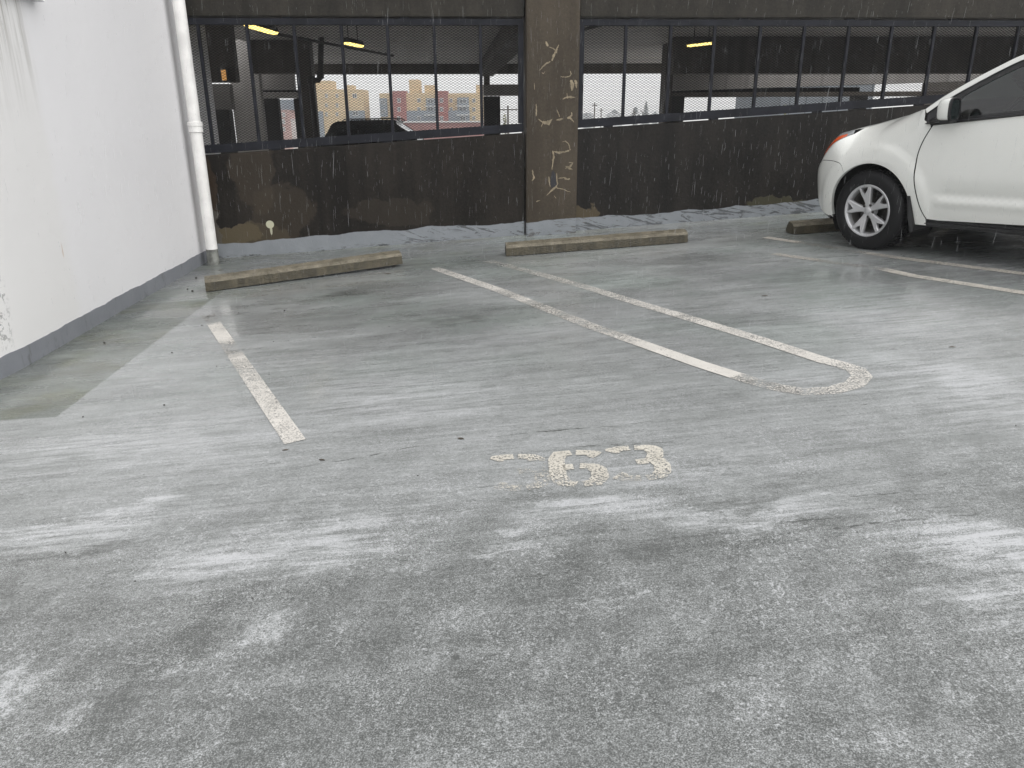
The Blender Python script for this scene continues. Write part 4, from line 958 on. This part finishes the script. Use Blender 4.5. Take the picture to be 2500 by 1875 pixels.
for y in (.37, -.37):
    for x0 in (-1.25, -2.1):
        b = B(); b.hexa([(x0-.02,y-.25,.50),(x0-.02,y+.25,.50),(x0+.48,y+.25,.52),(x0+.48,y-.25,.52),(x0-.02,y-.24,.66),(x0-.02,y+.24,.66),(x0+.48,y+.24,.68),(x0+.48,y-.24,.68)])
        b.hexa([(x0-.06,y-.25,.62),(x0-.06,y+.25,.62),(x0+.08,y+.25,.62),(x0+.08,y-.25,.62),(x0-.24,y-.20,1.18),(x0-.24,y+.20,1.18),(x0-.14,y+.20,1.18),(x0-.14,y-.20,1.18)])
        b.hexa([(x0-.26,y-.13,1.20),(x0-.26,y+.13,1.20),(x0-.16,y+.13,1.20),(x0-.16,y-.13,1.20),(x0-.30,y-.11,1.38),(x0-.30,y+.11,1.38),(x0-.22,y+.11,1.38),(x0-.22,y-.11,1.38)])
        b.obj('seat', SEAT, CAR, bevel=.03, world=False)

# wheels
def make_wheel(ax, side, spin=0.):
    M = Matrix.Translation((ax, .885*side, WZ)) @ Matrix.Rotation(0 if side > 0 else math.pi, 4, 'Z')
    tr = .349
    prof = [(.222,-.012),(.232,-.004),(.262,.004),(.292,.001),(.318,-.006),(.331,-.018),(.341,-.032),(tr,-.048),(tr+.001,-.10),(tr+.001,-.13),(tr,-.178),(.338,-.196),(.31,-.212),(.26,-.222),(.222,-.21)]
    b = B(); b.lathe(prof, 96, mtx=M); 
    wl = b.obj('wheel', RUB, CAR, smooth=True, world=False)
    t = B()                                    # tread and shoulder blocks
    for k in range(72):
        a = 2*math.pi*k/72; a2 = a+2*math.pi/72*.62
        for (y0, y1, r0, r1) in ((-.030,-.060,.338,.356),(-.068,-.108,.346,.3575),(-.118,-.158,.346,.3575),(-.166,-.196,.340,.356)):
            sh = .02 if y0 < -.06 else 0; P = []
            for (rr_, yy) in ((r0,y0),(r0,y1)):
                for aa in (a+sh, a2+sh): P.append(M @ Vector((rr_*math.cos(aa), yy, rr_*math.sin(aa))))
            for (rr_, yy) in ((r1 if y0 < -.06 else r1-.008, y0),(r1, y1)):
                for aa in (a+sh, a2+sh): P.append(M @ Vector((rr_*math.cos(aa), yy, rr_*math.sin(aa))))
            t.hexa([P[0],P[1],P[3],P[2],P[4],P[5],P[7],P[6]])
    t.obj('tread', RUB, wl, world=False)
    b = B(); b.lathe([(.196,-.19),(.196,-.045),(.202,-.018),(.206,-.008),(.214,-.002),(.224,-.001),(.2285,-.006),(.2285,-.014)], 72, mtx=M); b.obj('rim', ALU, wl, smooth=True, world=False)
    b = B(); b.lathe([(.194,-.18),(.192,-.05),(.180,-.075),(.176,-.17)], 48, mtx=M); b.obj('rim_barrel', ALUD, wl, smooth=True, world=False)
    b = B(); b.lathe([(.0,-.105),(.145,-.105),(.148,-.11),(.148,-.13),(.0,-.13)], 48, mtx=M); b.box(0,0,0,0,0,0) if False else None
    b.obj('brake_disc', STEEL, wl, world=False)
    b = B(); b.lathe([(.0,-.16),(.185,-.16)], 36, mtx=M); b.obj('backing_plate', DARK, wl, world=False)
    for k in range(5):                         # Y spokes
        a0 = R(90+spin+72*k); sp = B()
        def sect(r0, da, wdt, yf, th2):        # cross-section at polar (r, angle)
            aa = a0+da; rad = Vector((math.cos(aa), 0, math.sin(aa))); tan = Vector((-math.sin(aa), 0, math.cos(aa))); c = rad*r0
            return [c-tan*wdt/2+Vector((0,yf-th2,0)), c-tan*wdt/2+Vector((0,yf-.010,0)), c-tan*wdt*.30+Vector((0,yf,0)), c+tan*wdt*.30+Vector((0,yf,0)), c+tan*wdt/2+Vector((0,yf-.010,0)), c+tan*wdt/2+Vector((0,yf-th2,0))]
        def loft(secs):
            o = len(sp.v)
            for s_ in secs: sp.v += [tuple(M @ p) for p in s_]
            for i in range(len(secs)-1):
                for j in range(6): j2 = (j+1) % 6; sp.f.append((o+i*6+j, o+i*6+j2, o+(i+1)*6+j2, o+(i+1)*6+j))
            sp.f.append(tuple(o+j for j in range(6))); sp.f.append(tuple(o+(len(secs)-1)*6+j for j in reversed(range(6))))
        SPK = [(.03,-.024),(.07,-.025),(.11,-.037),(.15,-.052),(.208,-.068),(.211,-.050),(.168,-.035),(.140,-.014),(.152,.004),(.180,.016),(.210,.022),(.209,.061),(.17,.051),(.12,.038),(.07,.027),(.03,.024)]
        rad = Vector((math.cos(a0), 0, math.sin(a0))); tan = Vector((-math.sin(a0), 0, math.cos(a0))); ns = len(SPK)
        for lay in range(4):
            for r_, t_ in SPK:
                cr_, ct_ = .115, .004
                q = (1, 1, .93, .78)[lay]; rr_ = r_ if lay < 2 else (r_ if r_ > .19 or r_ < .05 else r_); tt = t_ if lay < 2 else t_+(.005 if lay == 2 else .009)*(-1 if t_ > (.041 if r_ > .17 and t_ > 0 else -.059 if r_ > .17 else 0) else 1)
                y_ = -.020+.016*min(1, max(0, (r_-.05)/.13)); y_ += (-.032, -.008, -.002, 0)[lay]
                sp.v.append(tuple(M @ (rad*rr_+tan*tt+Vector((0, y_, 0)))))
        for lay in range(3):
            for i_ in range(ns): i2 = (i_+1) % ns; sp.f.append((lay*ns+i_, lay*ns+i2, (lay+1)*ns+i2, (lay+1)*ns+i_))
        sp.f.append(tuple(3*ns+i_ for i_ in range(ns)))
        sp.obj('spoke', ALU, wl, world=False)
    b = B(); b.lathe([(.0,-.010),(.020,-.011),(.030,-.014),(.034,-.020),(.062,-.022),(.068,-.035),(.068,-.07)], 40, mtx=M); b.obj('hub', ALU, wl, smooth=True, world=False)
    for k in range(5):
        a = R(90+36+spin+72*k); b = B(); M2 = M @ Matrix.Translation((.052*math.cos(a), 0, .052*math.sin(a)))
        b.lathe([(.0,-.010),(.006,-.011),(.0095,-.014),(.0105,-.024)], 6, mtx=M2); b.obj('lug_nut', STEEL, wl, world=False)
        b = B(); b.lathe([(.0115,-.0205),(.0150,-.0205)], 20, mtx=M2); b.obj('lug_shade_ring', BLK, wl, world=False)  # flat black ring: shade of a recess put into colour
for ax in (WX, RX):
    for side in (1, -1): make_wheel(ax, side, -10 if side > 0 else 25)

# ------------------------------------------------------------------ dark vehicle inside the garage
YV = 23.0
def vx(x, y): p = AT(x, y, YV); return float(p[0]), float(p[2])
xa, zr = vx(800, 296); xb, _ = vx(1015, 325)
SUV = empty('parked_suv', ((xa+xb)/2, YV+.9, FZ), 'black sport utility vehicle with roof rails parked inside the garage', 'car')
SP = plain('dark vehicle paint', (.012,.014,.014), .25, coat=.6); SG = mat_glass('dark vehicle glass', (.04,.05,.05))
L_ = xb-xa; 
prof = smoothpts([(xa-.35,FZ+.35),(xa-.42,FZ+.75),(xa-.30,FZ+1.05),(xa-.05,zr-.30),(xa+.12,zr-.06),(xa+.5,zr),(xa+1.4,zr+.02),(xa+1.9,zr-.0),(xb-.55,zr-.10),(xb-.02,zr-.46),(xb+.10,FZ+1.10),(xb+1.0,FZ+1.02),(xb+1.28,FZ+.82),(xb+1.32,FZ+.35)], 5)
def tum(z): return .92-.26*max(0, z-(FZ+1.02))
b = B(); K = len(prof)
for y_ in (-1, 1):
    for x, z in prof: b.v.append((x, YV+.92+y_*tum(z), z))
b.f = [tuple(range(K)), tuple(reversed(range(K, 2*K)))]+[(i, i+1, K+i+1, K+i) for i in range(K-1)]+[(K-1, 0, K, 2*K-1)]
b.obj('body', SP, SUV, smooth=False, bevel=.03)
def swin(x0, x1, z0, z1, s0=0., s1=0.):
    P = [(x0, z0), (x1, z0), (x1+s1, z1), (x0+s0, z1)]
    b = B(); b.v = [(x, YV+.92-tum(z)-.006, z) for x, z in P]+[(x, YV+.92-tum(z)+.01, z) for x, z in P]; b.f = [(0,1,2,3),(4,5,6,7),(0,1,5,4),(1,2,6,5),(2,3,7,6),(3,0,4,7)]; b.obj('side_window', SG, SUV)
zb0 = FZ+1.08
swin(xa+.18, xa+.80, zb0, zr-.10, .05); swin(xa+.86, xa+1.62, zb0, zr-.08); swin(xa+1.68, xb-.25, zb0, zr-.10, 0, -.42)
for y_ in (-.6, .6):
    b = B(); b.tube([(xa+.35, YV+.92+y_, zr), (xa+.42, YV+.92+y_, zr+.055), (xa+1.9, YV+.92+y_, zr+.065), (xa+2.0, YV+.92+y_, zr)], .016, 8); b.obj('roof_rail', plain('roof rail', (.02,.02,.02), .4), SUV, smooth=True)
for x in (xa+.35, xb+.62):
    for y_ in (.02, 1.62):
        b = B(); b.lathe([(.0,0),(.20,0),(.34,.02),(.36,.06),(.36,.18),(.34,.22),(0,.22)], 32, mtx=Matrix.Translation((x, YV+y_, FZ+.36))); b.obj('wheel', RUB, SUV, smooth=True)
b = B(); b.box(xb-.35, xb-.2, YV-.22, YV-.02, zb0+.02, zb0+.16); b.obj('door_mirror', SP, SUV, bevel=.03)

# ------------------------------------------------------------------ buildings across the street
FAR = 255.
TAN = plain('tan stucco', (.60,.45,.25), .8, noise=.05, scale=.3); RED = plain('brick red stucco', (.30,.075,.06), .8, noise=.08, scale=.3); GRY = plain('blue grey stucco', (.20,.235,.27), .8, noise=.06, scale=.3)
WIN = plain('far window glass', (.06,.075,.085), .15); TRIM = plain('white window trim', (.7,.7,.68), .6); BRK = plain('low brick wall', (.26,.10,.085), .8, scale=.5); PNK = plain('pale pink facade', (.46,.30,.27), .8, scale=.3)
def fb(parent, name, x0, x1, yt, yb, mat, Y=FAR, dep=14, z0=None):
    a = AT(x0, yt, Y); c = AT(x1, yt, Y); z = -8 if yb is None else float(AT((x0+x1)/2, yb, Y)[2])
    b = B().box(a[0], c[0], Y, Y+dep, z, a[2]); return b.obj(name, mat, parent, bevel=0)
def fw(parent, cols, rows_, w_=5.2, h_=8, Y=FAR, name='window'):
    for cx_ in cols:
        for cy_ in rows_:
            a = AT(cx_-w_/2, cy_-h_/2, Y); c = AT(cx_+w_/2, cy_+h_/2, Y)
            f = B().box(a[0]-.12, c[0]+.12, Y-.12, Y+.05, c[2]-.12, a[2]+.12).obj(name, TRIM, parent); B().box(a[0], c[0], Y-.2, Y-.05, c[2], a[2]).obj('pane', WIN, f)
            m_ = (a[0]+c[0])/2; B().box(m_-.06, m_+.06, Y-.26, Y-.18, c[2], a[2]).obj('mullion', TRIM, f)
a = AT(820, 300, FAR); r = empty('apartment_building', (a[0], FAR, -8), 'tan stepped apartment block seen left of the dark vehicle roof', 'building', 'apartment blocks across the street')
fb(r, 'wall', 748, 842, 219, None, TAN); fb(r, 'wall', 843, 886, 219, None, TAN, FAR+1.5, 10); fb(r, 'stair_tower', 770, 807, 197, 218.9, TAN, FAR+2, 8); fb(r, 'stair_tower', 843, 860, 208, 218.9, TAN, FAR+2.5, 6)
fb(r, 'base_wall', 745, 787, 272, None, GRY, FAR-1, 1); fb(r, 'base_wall', 847, 888, 270, None, GRY, FAR-1, 2)
fw(r, [769, 797, 823], [234, 257, 279]); fw(r, [866], [234], 9, 9, FAR+1.5); fw(r, [868], [277], 12, 9, FAR-1); fw(r, [772], [279], 8, 9, FAR-1)
a = AT(1050, 300, FAR); r = empty('apartment_building', (a[0], FAR, -8), 'long tan and brick red apartment block with two red towers', 'building', 'apartment blocks across the street')
fb(r, 'wall', 926, 1062, 228, None, TAN); fb(r, 'wall', 1062, 1180, 228, None, TAN, FAR+1, 12)
fb(r, 'red_tower', 958, 989, 222, None, RED, FAR-2, 6); fb(r, 'red_tower', 1064, 1092, 222, None, RED, FAR-1.5, 6)
fb(r, 'stair_tower', 998, 1022, 194, 227.9, TAN, FAR+3, 8); fb(r, 'stair_tower', 1036, 1062, 208, 227.9, TAN, FAR+3, 6); fb(r, 'stair_tower', 1162, 1182, 207, 227.9, TAN, FAR+3, 6)
fb(r, 'base_wall', 990, 1063, 270, None, GRY, FAR-1, 1); fb(r, 'base_wall', 1092, 1146, 270, None, GRY, FAR-.5, 1.2)
fb(r, 'window_bay', 1040, 1062, 240, 269.8, GRY, FAR-.8, .9); fb(r, 'window_bay', 1116, 1144, 238, 269.8, GRY, FAR-.3, 1.2); fb(r, 'window_bay', 926, 944, 240, 285, GRY, FAR-.8, .9)
for y_ in (258, 280): fb(r, 'balcony_edge', 1036, 1063, y_, y_+1.6, TRIM, FAR-1.8, .6); fb(r, 'balcony_edge', 1114, 1146, y_, y_+1.6, TRIM, FAR-1.3, .6)
fw(r, [974], [245, 267, 289], 7, 9, FAR-2); fw(r, [1078], [245, 267, 289], 7, 9, FAR-1.5); fw(r, [1023], [245, 267], 7, 8); fw(r, [1023], [288], 7, 8, FAR-1); fw(r, [1051, ], [247, 266], 12, 8, FAR-.8)
fw(r, [1101, 1157], [245, 267, 288], 6, 8, FAR+1); fw(r, [1130], [247, 266], 16, 8, FAR-.3); fw(r, [1130], [289], 12, 8, FAR-.5); fw(r, [935], [250, 272], 9, 8, FAR-.8)
a = AT(1080, 297, 190); r = empty('brick_building', (a[0], 190, -8), 'low brick red building below the apartment block', 'building'); fb(r, 'wall', 985, 1180, 298, None, BRK, 190, 15); fb(r, 'coping', 984, 1181, 296.5, 299, TRIM, 189.7, .5)
a = AT(700, 300, 150); r = empty('pink_building', (a[0], 150, -8), 'pale pink and grey building seen through the narrow gap at the left', 'building')
fb(r, 'wall', 670, 700, 268, None, PNK, 150, 10); fb(r, 'wall', 700, 730, 290, None, plain('pale wall', (.6,.58,.56), .8, scale=.3), 152, 10); fb(r, 'roof_block', 676, 718, 243, 267.9, GRY, 153, 8); fw(r, [683, 693], [280, 297, 315], 5, 8, 150)
a = AT(2000, 250, 60); r = empty('grey_building', (a[0], 60, -8), 'flat blue grey building seen through the lower right mesh', 'building'); fb(r, 'wall', 1913, 2140, 180, None, plain('blue grey cladding', (.20,.22,.24), .7, scale=.5), 60, 12)
for x in range(1935, 2140, 40): fb(r, 'cladding_joint', x, x+1.2, 180, 300, WIN, 59.97, .1)
fb(r, 'roof_edge', 1911, 2142, 176, 180, TRIM, 59.8, .5)

# trees beyond the garage
def leafmat(name, c): return plain(name, c, .8, noise=.35, scale=.6)
def tree(px, ytop, ybase_, Y, wpx, lm, label, kind='round', n=900, cat='tree', name='tree', group='trees beyond the garage'):
    t = AT(px, ytop, Y); top_ = float(t[2]); x = float(t[0]); zb_ = -8.; Wm = wpx/F_PX*Y/2; H = top_-zb_
    r = empty(name, (x, Y, zb_), label, cat, group)
    rnd = random.Random(int(px*7)); b = B(); b.tube([(x, Y, zb_), (x+.1, Y, zb_+H*.5), (x, Y, top_-H*.08)], [H*.02, H*.013, H*.004], 8)
    for k in range(7):
        a = rnd.uniform(0, 6.28); h0 = zb_+H*rnd.uniform(.35, .75); b.tube([(x, Y, h0), (x+math.cos(a)*Wm*.7, Y+math.sin(a)*Wm*.7, h0+H*.12)], [H*.008, H*.003], 5)
    b.obj('trunk', plain('bark', (.05,.042,.035), .9), r, smooth=True)
    b = B(); sz = max(.10, Wm*.085)
    for k in range(n):
        u = rnd.random()
        if kind == 'cone': h = u; rr_ = Wm*(1-u)**.8*(.55+.45*abs(math.sin(u*40)))*rnd.random()**.4
        else:
            h = u; rr_ = Wm*math.sqrt(max(0, 1-(2*u-1)**2))*(.75+.3*math.sin(u*13+px))*rnd.random()**.35
        a = rnd.uniform(0, 6.28); c0h = .22 if kind == 'cone' else .35
        p = Vector((x+rr_*math.cos(a), Y+rr_*math.sin(a), zb_+H*(c0h+(1-c0h)*h)))
        d1 = Vector((rnd.gauss(0,1), rnd.gauss(0,1), rnd.gauss(0,1))).normalized(); d2 = d1.orthogonal().normalized(); s_ = sz*rnd.uniform(.5, 1.3)
        b.add([p-d1*s_, p-d2*s_*.6, p+d1*s_, p+d2*s_*.6], [(0,1,2,3)])
    b.obj('crown', lm, r)
LG = leafmat('misty grey green foliage', (.20,.225,.225)); LY = leafmat('yellow green foliage', (.20,.19,.05)); LM = leafmat('misty foliage', (.28,.30,.31))  # greying by mist is painted into the LG and LM leaf colours
tree(1578, 248, 300, 300, 40, LG, 'tall misty conifer, largest of the far trees in the right opening', 'cone', 1500)
tree(1552, 262, 300, 305, 34, LG, 'broad misty tree left of the tall far conifer', 'round', 1100)
tree(1600, 272, 300, 305, 30, LG, 'low misty tree right of the tall far conifer', 'round', 1000)
tree(1500, 268, 300, 365, 44, LM, 'faint pale tree in the right opening between the poles', 'round', 900)
tree(1435, 276, 300, 380, 46, LM, 'faintest low tree beside the concrete column in the right opening', 'round', 900)
tree(1232, 280, 330, 120, 24, LY, 'yellow green tree at the lower right corner of the left mesh screen', 'round', 700)
tree(1869, 238, 300, 90, 16, LY, 'thin sparse shrub tree against the white sky in the right mesh screen', 'cone', 260)
tree(1917, 256, 300, 57, 10, LY, 'small green plant at the corner of the blue grey building', 'round', 220)
for px, yt, Y, lab, arm in ((1452,250,160,'bare utility pole nearest the column in the right opening',0),(1468,264,190,'shorter utility pole just right of the first pole',0),(1548,270,170,'utility pole in front of the misty trees',0),(1240,258,110,'utility pole with a crossarm in the left opening',1)):
    t = AT(px, yt, Y); r = empty('utility_pole', (t[0], Y, -8), lab, 'utility pole', 'utility poles across the street')
    B().tube([(t[0], Y, -8), (t[0], Y, t[2])], [.17, .11], 8).obj('pole', plain('weathered pole wood', (.09,.075,.06), .8), r, smooth=True)
    B().box(t[0]-(1.3 if arm else .5), t[0]+(1.3 if arm else .5), Y-.06, Y+.06, t[2]-.6, t[2]-.45).obj('crossarm', plain('weathered pole wood', (.09,.075,.06), .8), r)

# ------------------------------------------------------------------ small debris on the floor
DEB = plain('wet dark debris', (.02,.018,.014), .5)
deb = [(401,990,7),(203,1019,6),(1020,1162,6),(616,1461,6),(255,838,8),(420,862,6),(529,895,4),(583,765,5),(508,773,6),(493,795,5),(695,759,6),(765,757,4),(668,835,4),(657,915,4),(950,797,4),(479,680,7),(458,707,6),(470,712,8),(1548,1452,5),(2480,1040,6),(2092,1300,6),(330,1420,6),(160,1350,6)]
for i, (x, y, s_) in enumerate(deb):
    g = G(x, y); d = .68*np.linalg.norm(G(x+s_/2, y)-G(x-s_/2, y)); rnd = random.Random(i); b = B(); rings = []
    for h, rr_ in ((0,.8),(.35,1),(.65,.55)):
        o0 = len(b.v)
        for k in range(7): a = 2*math.pi*k/7; q = rr_*d/2*rnd.uniform(.75, 1.2); b.v.append((g[0]+q*math.cos(a), g[1]+q*math.sin(a)*.8, zg(g[0], g[1])+.001+h*d*.8))
    b.f = [(j*7+k, j*7+(k+1) % 7, (j+1)*7+(k+1) % 7, (j+1)*7+k) for j in range(2) for k in range(7)]+[tuple(14+k for k in range(7)), tuple(reversed(range(7)))]
    tag(recenter(b.obj('pebble', DEB)), 'small dark grit pebble lying on the wet floor coating', 'pebble', 'grit scattered on the floor')
leaves = [(786,1124,16,'small brown leaf on the floor beyond the end of the left stripe'),(697,1100,14,'thin curled leaf right at the end of the left stripe'),(947,669,16,'thin leaf right of the nearest wheel stop'),(539,660,12,'dark leaf between drainpipe foot and nearest wheel stop'),
          (565,669,9,'small dark leaf lying behind the left end of the nearest wheel stop'),(1867,723,16,'small brown leaf in front of the white car parking space'),(2325,848,16,'dark leaf on open floor below the white car door'),(1125,1072,18,'dark flaked scrap on the floor left of the stencilled number')]
LEAF = plain('wet brown leaf', (.05,.035,.02), .45, noise=.4, scale=60)
for x, y, s_, lab in leaves:
    g = G(x, y); d = np.linalg.norm(G(x+s_/2, y)-G(x-s_/2, y)); a = random.uniform(-.6, .6); b = B(); N = 6
    for i in range(N+1):
        t = i/N; wv = math.sin(math.pi*t)*d*.16+.0006; cx_ = (t-.5)*d
        for q, h in ((-1, .004), (0, .0015), (1, .006)): u_, v_ = cx_, q*wv; b.v.append((g[0]+u_*math.cos(a)-v_*math.sin(a), g[1]+u_*math.sin(a)+v_*math.cos(a), zg(g[0], g[1])+h*.6+.0015*math.sin(t*3)))
    for i in range(N):
        for j in range(2): b.f.append((i*3+j, i*3+j+1, (i+1)*3+j+1, (i+1)*3+j))
    tag(recenter(b.obj('leaf', LEAF, smooth=True)), lab, 'leaf', 'leaves on the floor')

# ------------------------------------------------------------------ falling rain between the viewer and the facade
rn = random.Random(3); b = B()
for k in range(4200):
    Y = 2.6+6.1*rn.random()**.65; x = rn.uniform(-.42*Y-.9 if Y < 8 else -3.3, .75*Y+.9); x = max(x, -3.1); z = rn.uniform(zg(x, Y)+.05, 2.5 if Y > 3 else 1.9)
    L1 = .014+.085*rn.random()**2; r_ = rn.uniform(.0003, .00065); sx, sy = rn.uniform(-.02,.04), rn.uniform(-.03,.03)
    o = len(b.v)
    for q, rr_ in ((0, .15), (.25, 1), (.85, .8), (1, .05)):
        for j in range(3): a = j*2.094; b.v.append((x+sx*q*L1*3+rr_*r_*math.cos(a), Y+sy*q*L1+rr_*r_*math.sin(a), z+q*L1))
    for i in range(3):
        for j in range(3): j2 = (j+1) % 3; b.f.append((o+i*3+j, o+i*3+j2, o+(i+1)*3+j2, o+(i+1)*3+j))
def mat_rain():
    n = NT('rain water'); tr = n.t.nodes.new('ShaderNodeBsdfTransparent'); df = n.t.nodes.new('ShaderNodeBsdfTranslucent'); n.I(df.inputs[0], n.mix(n.noise(3, 2), (.55,.56,.57), (.65,.66,.67)))
    d2 = n.t.nodes.new('ShaderNodeBsdfDiffuse'); d2.inputs[0].default_value = (.6,.61,.62,1); ad = n.t.nodes.new('ShaderNodeMixShader'); n.L(df.outputs[0], ad.inputs[1]); n.L(d2.outputs[0], ad.inputs[2])
    mx = n.t.nodes.new('ShaderNodeMixShader'); mx.inputs[0].default_value = .38; n.L(tr.outputs[0], mx.inputs[1]); n.L(ad.outputs[0], mx.inputs[2]); n.L(mx.outputs[0], n.out.inputs[0]); return n.m
o = b.obj('rain', mat_rain(), smooth=True); tag(o, 'fine falling rain in front of the dark concrete facade', 'rain', kind='stuff')

# ------------------------------------------------------------------ rain mist
hm = bpy.data.materials.new('rain mist'); hm.use_nodes = True; ht = hm.node_tree; ht.nodes.clear()
ho = ht.nodes.new('ShaderNodeOutputMaterial'); hv = ht.nodes.new('ShaderNodeVolumePrincipled'); hv.inputs['Color'].default_value = (.97,.98,.99,1); hv.inputs['Density'].default_value = .0010
ht.links.new(hv.outputs[0], ho.inputs['Volume'])
tag(B().box(-383, 383, -103, 403, -9, 32).obj('haze', hm), 'pale rain mist softening the far buildings and trees', 'mist', kind='stuff')
